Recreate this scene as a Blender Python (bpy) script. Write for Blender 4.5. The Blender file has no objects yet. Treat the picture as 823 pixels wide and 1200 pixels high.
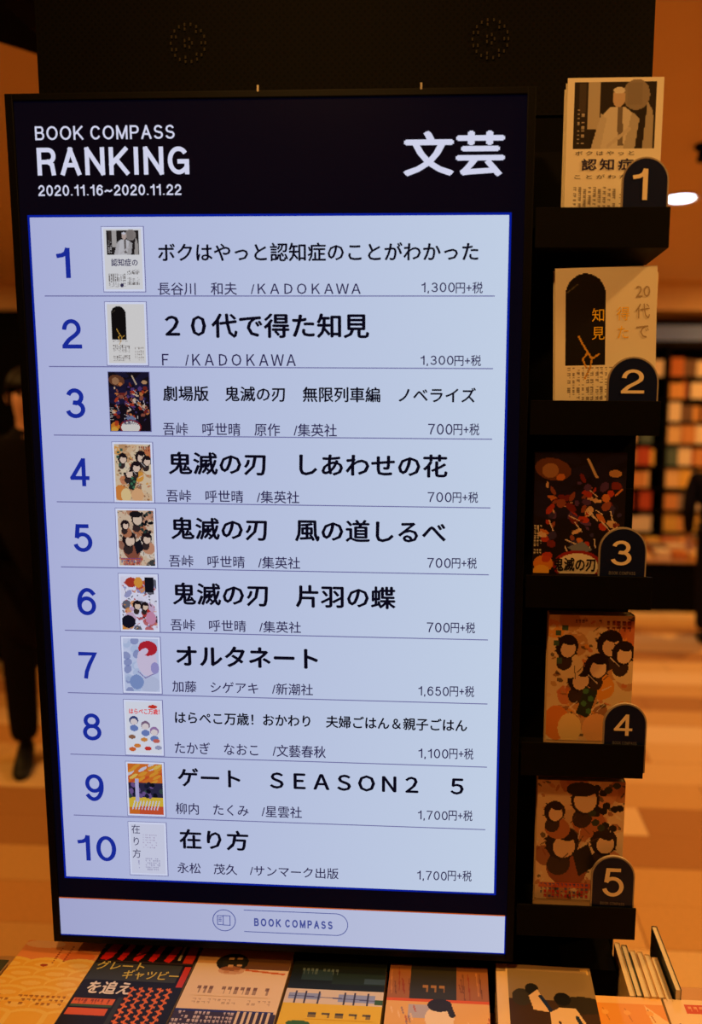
import bpy, bmesh, math, random
import numpy as np
from mathutils import Vector, Matrix

# ---------------------------------------------------------------- camera, world, lights, exposure
SC = bpy.context.scene
COL = SC.collection
random.seed(7)
CAMH = 1.60          # camera height, metres
D = 1.0748           # camera to display plane
RC = Matrix(((0.99857233, -0.01456144, 0.05139333),
             (0.05285803, 0.13062039, -0.99002239),
             (0.00770314, 0.99132552, 0.1312036)))
cam_data = bpy.data.cameras.new('camera')
cam = bpy.data.objects.new('camera', cam_data)
COL.objects.link(cam)
M4 = RC.to_4x4(); M4.translation = Vector((0, -D, CAMH))
cam.matrix_world = M4
cam_data.sensor_fit = 'VERTICAL'
cam_data.sensor_height = 36.0
cam_data.lens = 27.0
cam_data.shift_x = -(487.0 - 411.5) / 1200.0
cam_data.clip_start = 0.02
cam_data.dof.use_dof = True
cam_data.dof.focus_distance = 1.13
cam_data.dof.aperture_fstop = 1.9
SC.camera = cam

w = bpy.data.worlds.new('world'); SC.world = w; w.use_nodes = True
w.node_tree.nodes['Background'].inputs[0].default_value = (1.0, 0.55, 0.22, 1)
w.node_tree.nodes['Background'].inputs[1].default_value = 0.004
SC.view_settings.view_transform = 'Standard'
SC.view_settings.look = 'None'
SC.view_settings.gamma = 1.0
SC.view_settings.use_curve_mapping = False
SC.view_settings.exposure = 0.0

WARM = (1.0, 0.49, 0.115)
CEIL = 2.70
# (x, y, watts, colour, fitting label); those labelled added are unseen, put in to brighten
DOWNLIGHTS = [
    (1.14, 3.13, 7, (0.85, 0.92, 1.0), 'bright cool white round downlight in the orange ceiling beside the column'),
    (1.22, -0.17, 32, WARM, 'warm round downlight above and in front of the numbered book ledges'),
    (-0.35, -0.80, 13, WARM, 'added unseen warm fill downlight above the left front of the book table'),
    (2.6, 1.0, 27, WARM, 'added unseen warm downlight to light the plank floor right of the column'),
    (-2.6, 1.2, 24, WARM, 'added unseen warm downlight to light the plank floor left of the column'),
    (3.0, 4.7, 44, WARM, 'added unseen warm downlight to brighten the far bookcase and low book table'),
    (-4.6, 4.2, 20, WARM, 'added unseen warm downlight to light the far left aisle'),
    (0.2, 3.2, 13, WARM, 'added unseen warm downlight to light the floor behind the column'),
]

def at(px, py, ycam):
    """pixel -> point on the vertical plane ycam metres in front of the camera (world coords)"""
    d = RC @ Vector((px - 487.0, 600.0 - py, -900.0))
    p = d * (ycam / d.y)
    return Vector((p.x, p.y - D, p.z + CAMH))

def onz(px, py, z):
    d = RC @ Vector((px - 487.0, 600.0 - py, -900.0))
    p = d * ((z - CAMH) / d.z)
    return Vector((p.x, p.y - D, p.z + CAMH))

# ---------------------------------------------------------------- materials
def lin(c):
    return tuple(((v / 255) / 12.92 if v / 255 <= 0.04045 else ((v / 255 + 0.055) / 1.055) ** 2.4) for v in c)

MATS = {}
def mat(name, rgb, rough=0.6, metal=0.0, spec=0.3, noise=0.0, nscale=20.0, bump=0.0):
    if name in MATS: return MATS[name]
    m = bpy.data.materials.new(name); m.use_nodes = True
    nt = m.node_tree; b = nt.nodes['Principled BSDF']
    c = lin(rgb)
    b.inputs['Base Color'].default_value = (*c, 1)
    b.inputs['Roughness'].default_value = rough
    b.inputs['Metallic'].default_value = metal
    b.inputs['Specular IOR Level'].default_value = spec
    tc = nt.nodes.new('ShaderNodeTexCoord')
    nz = nt.nodes.new('ShaderNodeTexNoise'); nz.inputs['Scale'].default_value = nscale
    nz.inputs['Detail'].default_value = 5
    nt.links.new(tc.outputs['Object'], nz.inputs['Vector'])
    if noise > 0:
        mx = nt.nodes.new('ShaderNodeMix'); mx.data_type = 'RGBA'
        mx.inputs[6].default_value = (*[v * (1 - noise) for v in c], 1)
        mx.inputs[7].default_value = (*[min(1, v * (1 + noise)) for v in c], 1)
        nt.links.new(nz.outputs['Fac'], mx.inputs[0]); nt.links.new(mx.outputs[2], b.inputs['Base Color'])
    if bump > 0:
        bp = nt.nodes.new('ShaderNodeBump'); bp.inputs['Strength'].default_value = bump
        bp.inputs['Distance'].default_value = 0.002
        nt.links.new(nz.outputs['Fac'], bp.inputs['Height']); nt.links.new(bp.outputs[0], b.inputs['Normal'])
    MATS[name] = m
    return m

def emit(name, rgb, strength=1.0):
    if name in MATS: return MATS[name]
    m = bpy.data.materials.new(name); m.use_nodes = True
    nt = m.node_tree; nt.nodes.clear()
    o = nt.nodes.new('ShaderNodeOutputMaterial'); e = nt.nodes.new('ShaderNodeEmission')
    e.inputs[0].default_value = (*lin(rgb), 1); e.inputs[1].default_value = strength
    nt.links.new(e.outputs[0], o.inputs[0]); MATS[name] = m
    return m

def print_mat():
    if 'printed_paper' in MATS: return MATS['printed_paper']
    m = bpy.data.materials.new('printed_paper'); m.use_nodes = True
    nt = m.node_tree; b = nt.nodes['Principled BSDF']
    a = nt.nodes.new('ShaderNodeAttribute'); a.attribute_name = 'ink'
    nt.links.new(a.outputs['Color'], b.inputs['Base Color'])
    b.inputs['Roughness'].default_value = 0.42; b.inputs['Specular IOR Level'].default_value = 0.35
    MATS['printed_paper'] = m
    return m

def screen_img_mat():
    if 'screen_image' in MATS: return MATS['screen_image']
    m = bpy.data.materials.new('screen_image'); m.use_nodes = True
    nt = m.node_tree; nt.nodes.clear()
    o = nt.nodes.new('ShaderNodeOutputMaterial'); e = nt.nodes.new('ShaderNodeEmission')
    a = nt.nodes.new('ShaderNodeAttribute'); a.attribute_name = 'ink'
    mu = nt.nodes.new('ShaderNodeMix'); mu.data_type = 'RGBA'; mu.blend_type = 'MULTIPLY'; mu.inputs[0].default_value = 1
    mu.inputs[7].default_value = (0.62, 0.66, 0.80, 1)
    nt.links.new(a.outputs['Color'], mu.inputs[6]); nt.links.new(mu.outputs[2], e.inputs[0])
    nt.links.new(e.outputs[0], o.inputs[0]); MATS['screen_image'] = m
    return m

BLACK = mat('matt_black_laminate', (5, 4, 4), 0.7, spec=0.06, noise=0.3, nscale=60, bump=0.05)
BLACKS = mat('satin_black_ledge', (9, 8, 7), 0.6, spec=0.08, noise=0.2, nscale=80)
BEZEL = mat('black_bezel', (5, 5, 6), 0.5, spec=0.12)
STEEL = mat('brushed_steel', (190, 185, 175), 0.3, metal=1.0)
PAGES = mat('page_edges', (225, 214, 190), 0.8, noise=0.12, nscale=400)
PAPER = mat('cream_paper', (235, 226, 205), 0.6, noise=0.04)
WHITEP = mat('white_paper', (240, 236, 228), 0.55)

# ---------------------------------------------------------------- object helpers
def tag(o, label=None, cat=None, group=None, kind=None):
    if label: o['label'] = label
    if cat: o['category'] = cat
    if group: o['group'] = group
    if kind: o['kind'] = kind
    return o

def empty(name, loc, rz=0.0, label=None, cat=None, group=None, rot=None):
    o = bpy.data.objects.new(name, None); COL.objects.link(o)
    o.empty_display_size = 0.05
    o.location = loc; o.rotation_euler = rot if rot else (0, 0, rz)
    return tag(o, label, cat, group)

def link_mesh(name, me, m, parent=None):
    o = bpy.data.objects.new(name, me); COL.objects.link(o)
    if m is not None:
        me.materials.clear(); me.materials.append(m)
    if parent: o.parent = parent
    return o

def obj(name, bm, m, parent=None, smooth=False):
    me = bpy.data.meshes.new(name)
    bmesh.ops.recalc_face_normals(bm, faces=bm.faces)
    bm.to_mesh(me); bm.free()
    if smooth:
        for p in me.polygons: p.use_smooth = True
    return link_mesh(name, me, m, parent)

def bx(bm, lo, hi, bevel=0.0):
    r = bmesh.ops.create_cube(bm, size=1.0)
    vs = r['verts']
    for v in vs:
        v.co = Vector([lo[i] + (v.co[i] + 0.5) * (hi[i] - lo[i]) for i in range(3)])
    if bevel > 0:
        es = list({e for v in vs for e in v.link_edges})
        bmesh.ops.bevel(bm, geom=es, offset=bevel, segments=2, affect='EDGES', profile=0.6)
    return bm

def box(lo, hi, bevel=0.0):
    return bx(bmesh.new(), lo, hi, bevel)

def prism_xz(pts, y0, y1):
    """polygon in x,z extruded from y0 to y1"""
    bm = bmesh.new()
    a = [bm.verts.new((p[0], y0, p[1])) for p in pts]
    b = [bm.verts.new((p[0], y1, p[1])) for p in pts]
    n = len(pts)
    bm.faces.new(a); bm.faces.new(b[::-1])
    for i in range(n):
        bm.faces.new((a[i], b[i], b[(i + 1) % n], a[(i + 1) % n]))
    return bm

def prism_yz(pts, x0, x1):
    bm = bmesh.new()
    a = [bm.verts.new((x0, p[0], p[1])) for p in pts]
    b = [bm.verts.new((x1, p[0], p[1])) for p in pts]
    n = len(pts)
    bm.faces.new(a); bm.faces.new(b[::-1])
    for i in range(n):
        bm.faces.new((a[i], b[i], b[(i + 1) % n], a[(i + 1) % n]))
    return bm

def cyl(bm, c, r, z0, z1, n=24, r2=None):
    r2 = r if r2 is None else r2
    a = [bm.verts.new((c[0] + r * math.cos(2 * math.pi * i / n), c[1] + r * math.sin(2 * math.pi * i / n), z0)) for i in range(n)]
    b = [bm.verts.new((c[0] + r2 * math.cos(2 * math.pi * i / n), c[1] + r2 * math.sin(2 * math.pi * i / n), z1)) for i in range(n)]
    bm.faces.new(a[::-1]); bm.faces.new(b)
    for i in range(n): bm.faces.new((a[i], a[(i + 1) % n], b[(i + 1) % n], b[i]))
    return bm

def _arc(cx, cy, rx, ry, a0, a1, n=14):
    return [(cx + rx * math.cos(math.radians(a0 + (a1 - a0) * i / n)), cy + ry * math.sin(math.radians(a0 + (a1 - a0) * i / n))) for i in range(n + 1)]
# grotesque letter forms as centre lines: (width, [paths]); y 0..1 from baseline to cap height
GLY = {
 '0': (.50, [_arc(.5, .5, .5, .5, 0, 360, 28)]),
 '1': (.30, [[(.02, .78), (.35, .80), (.72, .88), (.84, 1.0)], [(.88, 1.0), (.88, 0)]]),
 '2': (.50, [[(.02, .66)] + _arc(.5, .70, .46, .30, 172, -25, 14) + [(.74, .46), (.30, .26), (.06, .08), (.02, 0)], [(0, 0), (1, 0)]]),
 '3': (.50, [_arc(.48, .75, .42, .25, 165, -80, 12) + [(.34, .53)], [(.40, .53)] + _arc(.49, .265, .49, .265, 88, -168, 16)]),
 '4': (.52, [[(.76, 0), (.76, 1.0)], [(.70, .98), (0, .28)], [(0, .26), (1, .26)]]),
 '5': (.50, [[(.92, 1), (.20, 1), (.11, .50)], [(.10, .50)] + _arc(.49, .33, .50, .33, 128, -165, 18)]),
 '6': (.50, [_arc(.5, .32, .48, .32, 0, 360, 24), _arc(.56, .44, .56, .56, 48, 190, 14)]),
 '7': (.50, [[(0, 1), (1, 1), (.62, .56), (.40, .22), (.34, 0)]]),
 '8': (.50, [_arc(.5, .765, .42, .235, 0, 360, 22), _arc(.5, .27, .5, .27, 0, 360, 24)]),
 '9': (.50, [_arc(.5, .68, .48, .32, 0, 360, 24), _arc(.44, .56, .56, .56, 228, 370, 14)]),
 '.': (.06, [[(.3, 0), (.3, .03)]]), ',': (.06, [[(.3, .03), (.0, -.14)]]),
 '~': (.62, [[(0, .36), (.22, .46), (.4, .45), (.6, .38), (.78, .37), (1, .48)]]),
 'A': (.58, [[(0, 0), (.5, 1)], [(.5, 1), (1, 0)], [(.18, .34), (.82, .34)]]),
 'B': (.52, [[(0, 0), (0, 1)], [(0, 1), (.6, 1)] + _arc(.62, .765, .30, .235, 90, -90, 10) + [(0, .53)], [(.6, .53)] + _arc(.62, .265, .38, .265, 90, -90, 10) + [(0, 0)]]),
 'C': (.58, [_arc(.52, .5, .52, .5, 32, 328, 22)]),
 'G': (.62, [_arc(.50, .5, .50, .5, 38, 300, 22) + [(.96, .20), (.98, .44)], [(.56, .46), (.98, .46)], [(.98, .46), (.98, 0)]]),
 'I': (.06, [[(.5, 0), (.5, 1)]]),
 'K': (.56, [[(0, 0), (0, 1)], [(.94, 1), (.02, .36)], [(.32, .58), (1, 0)]]),
 'M': (.66, [[(0, 0), (0, 1)], [(1, 0), (1, 1)], [(.02, 1), (.5, .04)], [(.98, 1), (.5, .04)]]),
 'N': (.56, [[(0, 0), (0, 1)], [(1, 0), (1, 1)], [(.02, 1), (.98, 0)]]),
 'O': (.66, [_arc(.5, .5, .5, .5, 0, 360, 30)]),
 'P': (.50, [[(0, 0), (0, 1)], [(0, 1), (.6, 1)] + _arc(.62, .73, .38, .27, 90, -90, 12) + [(0, .46)]]),
 'R': (.54, [[(0, 0), (0, 1)], [(0, 1), (.6, 1)] + _arc(.62, .74, .36, .26, 90, -90, 12) + [(0, .48)], [(.6, .48), (.86, .36), (.94, 0)]]),
 'S': (.52, [_arc(.5, .75, .44, .25, 15, 250, 16)[:-1] + [(.42, .53), (.6, .47)] + _arc(.5, .26, .49, .26, 62, -168, 16)]),
}
def grotesk_mesh(body, sw=.14, gap=.16):
    """every stroke is a mitred ribbon; strokes sit on layers a hair apart"""
    bm = bmesh.new(); x = 0.0; lay = 0
    for ch in body:
        if ch == ' ': x += .34; continue
        gw, paths = GLY[ch]
        for path in paths:
            P = [Vector((x + sw / 2 + px * gw, sw / 2 + py * (1 - sw))) for px, py in path]
            closed = (P[0] - P[-1]).length < 1e-4
            if closed: P = P[:-1]
            n = len(P)
            if not closed:
                if ch not in 'CGS235' or len(P) == 2:
                    P[0] = P[0] + (P[0] - P[1]).normalized() * sw / 2 * (1 if ch not in '.' else .5)
                    P[-1] = P[-1] + (P[-1] - P[-2]).normalized() * sw / 2 * (1 if ch not in '.' else .5)
            A = []; B = []
            for i in range(n):
                if closed: a_, b_ = P[i - 1], P[(i + 1) % n]
                else: a_, b_ = P[max(0, i - 1)], P[min(n - 1, i + 1)]
                d1 = (P[i] - a_).normalized() if (P[i] - a_).length > 1e-6 else (b_ - P[i]).normalized()
                d2 = (b_ - P[i]).normalized() if (b_ - P[i]).length > 1e-6 else d1
                t = (d1 + d2).normalized(); nn = Vector((-t.y, t.x))
                m_ = min(1.6, 1 / max(.3, nn.dot(Vector((-d1.y, d1.x)))))
                A.append(bm.verts.new((*(P[i] + nn * sw / 2 * m_), lay))); B.append(bm.verts.new((*(P[i] - nn * sw / 2 * m_), lay)))
            for i in range(n if closed else n - 1):
                j = (i + 1) % n
                bm.faces.new((A[i], B[i], B[j], A[j]))
            lay += 1
        x += gw + sw + gap
    me = bpy.data.meshes.new('lettering'); bm.to_mesh(me); bm.free()
    return me

def text_mesh(body, bold=0.0, spacing=1.0, vertical=False, res=2):
    cu = bpy.data.curves.new('lettering', 'FONT')
    cu.body = ('\n'.join(body) if '\n' not in body else body) if vertical else body
    cu.size = 1.0; cu.resolution_u = res
    cu.space_character = spacing; cu.space_line = 1.25 if vertical else .82
    if vertical: cu.align_x = 'CENTER'
    o = bpy.data.objects.new('lettering_source', cu); COL.objects.link(o)
    dg = bpy.context.evaluated_depsgraph_get()
    me = bpy.data.meshes.new_from_object(o.evaluated_get(dg))
    bpy.data.objects.remove(o); bpy.data.curves.remove(cu)
    if bold > 0.003 and len(me.vertices):
        bm = bmesh.new(); bm.from_mesh(me); src = list(bm.verts) + list(bm.edges) + list(bm.faces)
        for li, (dx, dy) in enumerate(((1, 0), (-1, 0), (0, .8), (0, -.8))):
            r = bmesh.ops.duplicate(bm, geom=src)
            vs = [g for g in r['geom'] if isinstance(g, bmesh.types.BMVert)]
            bmesh.ops.translate(bm, verts=vs, vec=(dx * bold, dy * bold, li + 1))
        bm.to_mesh(me); bm.free()
    return me

TEXT_CACHE = {}
def text_box(name, body, x0, x1, z0, z1, y, m, parent, bold=0.0, spacing=1.0, vertical=False, flat=False, slant=0.0, sw=None):
    """lettering whose ink fills x0..x1, z0..z1 on the plane y (or lying flat: x, y with height y)"""
    me = grotesk_mesh(body, sw, .16 * spacing) if sw else text_mesh(body, bold, spacing, vertical)
    n = len(me.vertices)
    if n == 0: return None
    co = np.empty(n * 3, dtype=np.float32); me.vertices.foreach_get('co', co); co = co.reshape(-1, 3)
    a0, a1 = co[:, 0].min(), co[:, 0].max(); b0, b1 = co[:, 1].min(), co[:, 1].max()
    u = (co[:, 0] - a0) / (a1 - a0); v = (co[:, 1] - b0) / (b1 - b0)
    out = np.empty_like(co)
    out[:, 0] = x0 + u * (x1 - x0) + slant * v * (z1 - z0)
    if flat:
        out[:, 1] = z0 + v * (z1 - z0); out[:, 2] = y + co[:, 2] * 2e-5
    else:
        out[:, 1] = y - co[:, 2] * (1e-5 if y < -.02 else 5e-5); out[:, 2] = z0 + v * (z1 - z0)
    me.vertices.foreach_set('co', out.ravel()); me.update()
    return link_mesh(name, me, m, parent)

# ---------------------------------------------------------------- printed pictures as coloured mesh grids
class Art:
    def __init__(s, w, h, bg):
        s.w, s.h = w, h
        s.a = np.zeros((h, w, 3)); s.a[:] = lin(bg)
        s.Y, s.X = np.mgrid[0:h, 0:w]
        s.X = (s.X + 0.5) / w; s.Y = (s.Y + 0.5) / h
    def put(s, m, c, al=1.0):
        s.a[m] = s.a[m] * (1 - al) + np.array(lin(c)) * al
    def rect(s, x0, y0, x1, y1, c, al=1.0):
        s.put((s.X >= x0) & (s.X < x1) & (s.Y >= y0) & (s.Y < y1), c, al)
    def ell(s, cx, cy, rx, ry, c, ang=0.0, al=1.0):
        k = s.h / s.w
        dx, dy = s.X - cx, (s.Y - cy) * k
        ca, sa = math.cos(ang), math.sin(ang)
        u = (dx * ca + dy * sa) / rx; v = (-dx * sa + dy * ca) / (ry * k)
        s.put(u * u + v * v < 1, c, al)
    def ring(s, cx, cy, r, t, c):
        k = s.h / s.w
        d = np.hypot(s.X - cx, (s.Y - cy) * k); s.put(abs(d - r) < t, c)
    def poly(s, pts, c, al=1.0):
        m = np.zeros(s.X.shape, bool); n = len(pts); j = n - 1
        for i in range(n):
            xi, yi = pts[i]; xj, yj = pts[j]
            if yi != yj:
                m ^= ((yi > s.Y) != (yj > s.Y)) & (s.X < (xj - xi) * (s.Y - yi) / (yj - yi) + xi)
            j = i
        s.put(m, c, al)
    def line(s, x0, y0, x1, y1, t, c, al=1.0):
        k = s.h / s.w
        ax, ay, bx_, by = x0, y0 * k, x1, y1 * k
        dx, dy = bx_ - ax, by - ay; L = dx * dx + dy * dy + 1e-9
        u = np.clip(((s.X - ax) * dx + (s.Y * k - ay) * dy) / L, 0, 1)
        s.put(np.hypot(s.X - ax - u * dx, s.Y * k - ay - u * dy) < t, c, al)
    def marks(s, x0, y0, x1, y1, cols, rows, c, seed=1, al=0.8, fill=0.75):
        """columns of tiny strokes standing for print too small to read"""
        rd = random.Random(seed)
        cw = (x1 - x0) / cols; rh = (y1 - y0) / rows
        for i in range(cols):
            for j in range(rows):
                if rd.random() < fill:
                    X, Y = x0 + (i + .2) * cw, y0 + (j + .15) * rh
                    s.rect(X, Y, X + cw * .6, Y + rh * .3, c, al)
                    s.rect(X + cw * rd.choice([0, .25, .45]), Y, X + cw * .6, Y + rh * .7, c, al * .8)
    def mesh(s, name, x0, x1, z0, z1, y, flat=False):
        nx, ny = s.w, s.h
        xs = np.linspace(x0, x1, nx + 1); zs = np.linspace(z1, z0, ny + 1)
        gx, gz = np.meshgrid(xs, zs)
        co = np.zeros(((nx + 1) * (ny + 1), 3), dtype=np.float32)
        co[:, 0] = gx.ravel()
        if flat: co[:, 1] = gz.ravel(); co[:, 2] = y
        else: co[:, 1] = y; co[:, 2] = gz.ravel()
        jj, ii = np.mgrid[0:ny, 0:nx]
        a = (jj * (nx + 1) + ii).ravel()
        q = np.stack([a, a + nx + 1, a + nx + 2, a + 1], 1).astype(np.int32)
        me = bpy.data.meshes.new(name)
        me.vertices.add(len(co)); me.vertices.foreach_set('co', co.ravel())
        me.loops.add(q.size); me.loops.foreach_set('vertex_index', q.ravel())
        me.polygons.add(len(q)); me.polygons.foreach_set('loop_start', np.arange(0, q.size, 4, dtype=np.int32))
        me.update(calc_edges=True)
        at_ = me.color_attributes.new('ink', 'FLOAT_COLOR', 'CORNER')
        col = np.ones((q.size, 4), dtype=np.float32)
        col[:, :3] = np.repeat(s.a.reshape(-1, 3), 4, axis=0)
        at_.data.foreach_set('color', col.ravel())
        me.validate()
        return me

# generic stand-in art, one function per cover ------------------------------------------------
def art_portrait(w, h):
    a = Art(w, h, (246, 240, 226))
    a.rect(.07, .025, .93, .42, (40, 34, 30))
    a.rect(.22, .025, .34, .30, (190, 180, 165)); a.rect(.12, .03, .2, .2, (70, 60, 52))
    a.ell(.72, .10, .14, .09, (150, 138, 125)); a.rect(.62, .03, .78, .16, (140, 128, 116), .8)
    a.poly([(.84, .14), (.90, .2), (.91, .42), (.80, .42)], (175, 165, 150))
    a.poly([(.33, .42), (.37, .22), (.46, .17), (.60, .17), (.72, .22), (.70, .34), (.60, .42)], (215, 208, 198))
    a.poly([(.26, .42), (.36, .21), (.42, .24), (.36, .42)], (200, 192, 182))
    a.poly([(.60, .42), (.68, .2), (.76, .24), (.72, .42)], (185, 177, 166))
    a.poly([(.53, .17), (.58, .17), (.60, .40), (.54, .40)], (120, 110, 102))
    a.ell(.54, .115, .065, .058, (205, 180, 160)); a.ell(.54, .075, .06, .02, (225, 220, 215))
    a.line(.44, .40, .66, .30, .018, (205, 196, 186))
    a.marks(.10, .18, .20, .40, 2, 9, (200, 190, 178), 3)
    a.marks(.08, .645, .55, .96, 9, 26, (120, 110, 100), 5)
    a.marks(.58, .66, .92, .93, 8, 20, (120, 110, 100), 6)
    a.ell(.44, .93, .05, .035, (60, 50, 80))
    return a

def art_arch(w, h):
    a = Art(w, h, (244, 236, 218))
    a.rect(.10, .17, .50, .60, (22, 18, 16)); a.ell(.30, .17, .20, .135, (22, 18, 16))
    for p in [(.28, .47, .33, .52), (.33, .52, .28, .56), (.33, .52, .37, .56), (.37, .56, .44, .53), (.37, .56, .35, .62),
              (.28, .56, .31, .61), (.24, .42, .28, .47), (.35, .62, .30, .68)]:
        a.line(*p, .009, (215, 160, 60))
    a.line(.12, .15, .22, .10, .006, (90, 80, 60))
    a.marks(.12, .61, .58, .96, 10, 30, (110, 95, 85), 9)
    a.marks(.70, .72, .95, .95, 5, 14, (150, 135, 120), 10)
    return a

def art_embers(w, h, seed=3):
    rd = random.Random(seed); a = Art(w, h, (26, 18, 24))
    for i in range(16): a.ell(rd.random(), rd.random() * .5, .22, .05, (34, 30, 60), rd.uniform(-.6, .6), .5)
    a.ell(.2, .14, .2, .09, (110, 64, 40), .2); a.ell(.17, .15, .09, .06, (170, 120, 80))
    pal = [(180, 60, 34), (205, 120, 60), (120, 40, 30), (90, 60, 110), (220, 180, 140), (60, 50, 90), (150, 80, 60)]
    for i in range(90):
        t = rd.random(); x = .1 + .85 * rd.random(); y = .25 + .5 * t + .12 * (rd.random() - .5) * 2
        a.ell(x, y, rd.uniform(.015, .07), rd.uniform(.008, .035), rd.choice(pal), rd.uniform(-1.2, 1.2))
    for i in range(14):
        x, y = rd.random() * .9, .3 + rd.random() * .5
        a.line(x, y, x + .15 * rd.random(), y + .1 * rd.random(), .006, (225, 205, 190))
    a.line(.58, .06, .68, .20, .014, (210, 180, 140)); a.ell(.88, .17, .07, .03, (200, 150, 100))
    a.poly([(.38, .78), (.55, .73), (.66, .80), (.5, .84)], (120, 128, 150))
    a.ell(.12, .92, .11, .07, (220, 130, 40)); a.ell(.10, .98, .09, .05, (235, 170, 60)); a.ell(.15, .88, .05, .03, (190, 70, 30))
    a.marks(.0, .6, .1, .84, 3, 12, (220, 210, 190), 8)
    a.ell(.50, .93, .27, .125, (150, 36, 30)); a.ell(.50, .94, .23, .11, (238, 226, 205))
    return a

def art_group(w, h, seed, pal, bg, dark):
    """soft overlapping round shapes in the colours of the cover, no figures"""
    rd = random.Random(seed); a = Art(w, h, bg)
    for i in range(26):
        a.ell(rd.random(), rd.random(), rd.uniform(.08, .2), rd.uniform(.05, .12), rd.choice(pal), rd.uniform(-1, 1), .85)
    for i in range(110):
        c_ = rd.choice(pal + [(60, 40, 36), (40, 30, 30)])
        a.ell(rd.random(), rd.random(), rd.uniform(.01, .05), rd.uniform(.006, .02), c_, rd.uniform(-1.2, 1.2), .8)
    for n_, (x, y, r) in enumerate(dark):
        a.ell(x + r * .3, y + r * 1.15, r * 1.25, r * .75, pal[(n_ * 2 + 1) % len(pal)], .4)
        a.ell(x - r * .2, y + r * .95, r * .7, r * .5, (60, 44, 40), .5)
        a.ell(x, y, r, r * .74, (34, 22, 24), .3)
        for q in range(7):
            an = 2.4 + q * .55
            a.poly([(x + r * .8 * math.cos(an - .2), y - r * .6 * math.sin(an - .2)), (x + r * 1.2 * math.cos(an), y - r * .85 * math.sin(an)), (x + r * .8 * math.cos(an + .2), y - r * .6 * math.sin(an + .2))], (34, 22, 24))
        a.ell(x + r * .12, y + r * .16, r * .66, r * .50, (240, 206, 172), .3)
        a.ell(x + r * .02, y - r * .30, r * .62, r * .17, (34, 22, 24), .35)
    for i in range(14):
        x, y = rd.random(), rd.random()
        a.line(x, y, x + rd.uniform(-.12, .12), y + rd.uniform(.02, .1), .006, rd.choice([(90, 60, 50), (240, 226, 206)]), .8)
    return a

P4 = [(232, 190, 140), (205, 150, 95), (150, 90, 55), (240, 214, 170), (214, 120, 70), (236, 160, 60)]
P5 = [(228, 190, 150), (190, 120, 80), (240, 220, 190), (150, 84, 60), (60, 62, 60), (214, 150, 110)]
def art_four(w, h):
    a = art_group(w, h, 11, P4, (236, 206, 160), [(.72, .22, .15), (.88, .29, .13), (.58, .40, .14), (.38, .50, .14), (.22, .25, .13)])
    a.poly([(.45, .56), (.6, .60), (.5, .82), (.35, .78)], (40, 50, 40))
    for i, j in [(.46, .60), (.52, .66), (.44, .70), (.5, .76)]: a.ell(i, j, .035, .022, (70, 120, 80))
    a.ell(.12, .86, .16, .14, (232, 140, 60)); a.ell(.28, .9, .14, .12, (246, 210, 140)); a.ell(.6, .9, .17, .12, (240, 180, 120))
    a.marks(.66, .03, .97, .13, 5, 2, (120, 40, 34), 4, .9, 1.0); a.marks(.3, .03, .62, .07, 8, 1, (110, 60, 44), 4)
    for x, y in [(.08, .12), (.16, .08), (.06, .2), (.1, .34)]: a.rect(x, y, x + .07, y + .045, (70, 100, 80))
    return a

def art_five(w, h):
    a = art_group(w, h, 23, P5, (232, 200, 160), [(.55, .16, .16), (.30, .52, .19), (.78, .50, .15), (.2, .26, .12)])
    for i in range(18):
        rd = random.Random(i + 80)
        a.ell(.6 + .38 * rd.random(), .02 + .4 * rd.random(), .045, .028, rd.choice([(26, 26, 28), (50, 66, 56), (20, 20, 22)]))
    a.ell(.55, .16, .13, .10, (238, 206, 170)); a.ell(.50, .07, .17, .06, (30, 24, 26))
    a.poly([(.42, .60), (.60, .52), (.7, .70), (.5, .8)], (28, 24, 30))
    a.rect(.04, .86, .66, .90, (210, 80, 50), .8)
    a.marks(.05, .86, .62, .99, 12, 4, (70, 80, 140), 12, .9, .9); a.marks(.05, .92, .62, .99, 12, 2, (220, 60, 40), 2, .9, .8)
    return a

def art_six(w, h):
    a = art_group(w, h, 31, [(214, 170, 190), (240, 230, 236), (236, 150, 50), (200, 60, 50), (40, 36, 50), (150, 150, 190)], (246, 240, 244),
                  [(.44, .54, .12), (.66, .56, .11)])
    a.rect(.68, .03, .93, .3, (24, 22, 30)); a.ell(.3, .12, .17, .09, (190, 60, 40)); a.ell(.5, .12, .12, .1, (238, 160, 60))
    a.ell(.18, .85, .2, .12, (24, 22, 34)); a.ell(.82, .78, .14, .12, (222, 150, 170))
    return a

def art_seven(w, h):
    a = Art(w, h, (214, 220, 236))
    rd = random.Random(4)
    for i in range(20): a.ell(rd.random() * .4, rd.random(), .12, .07, rd.choice([(120, 130, 180), (190, 205, 225), (225, 228, 240)]), rd.uniform(-1, 1), .7)
    a.ell(.66, .42, .28, .28, (232, 214, 226)); a.ell(.70, .18, .27, .14, (200, 40, 50)); a.ell(.58, .25, .14, .06, (232, 214, 226), -.5)
    a.ell(.88, .55, .12, .11, (170, 160, 205)); a.ell(.72, .86, .3, .16, (205, 210, 226)); a.ell(.35, .82, .2, .14, (140, 160, 200))
    a.line(.4, .62, .6, .74, .012, (140, 120, 170)); a.line(.6, .74, .85, .66, .012, (140, 120, 170))
    return a

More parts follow.
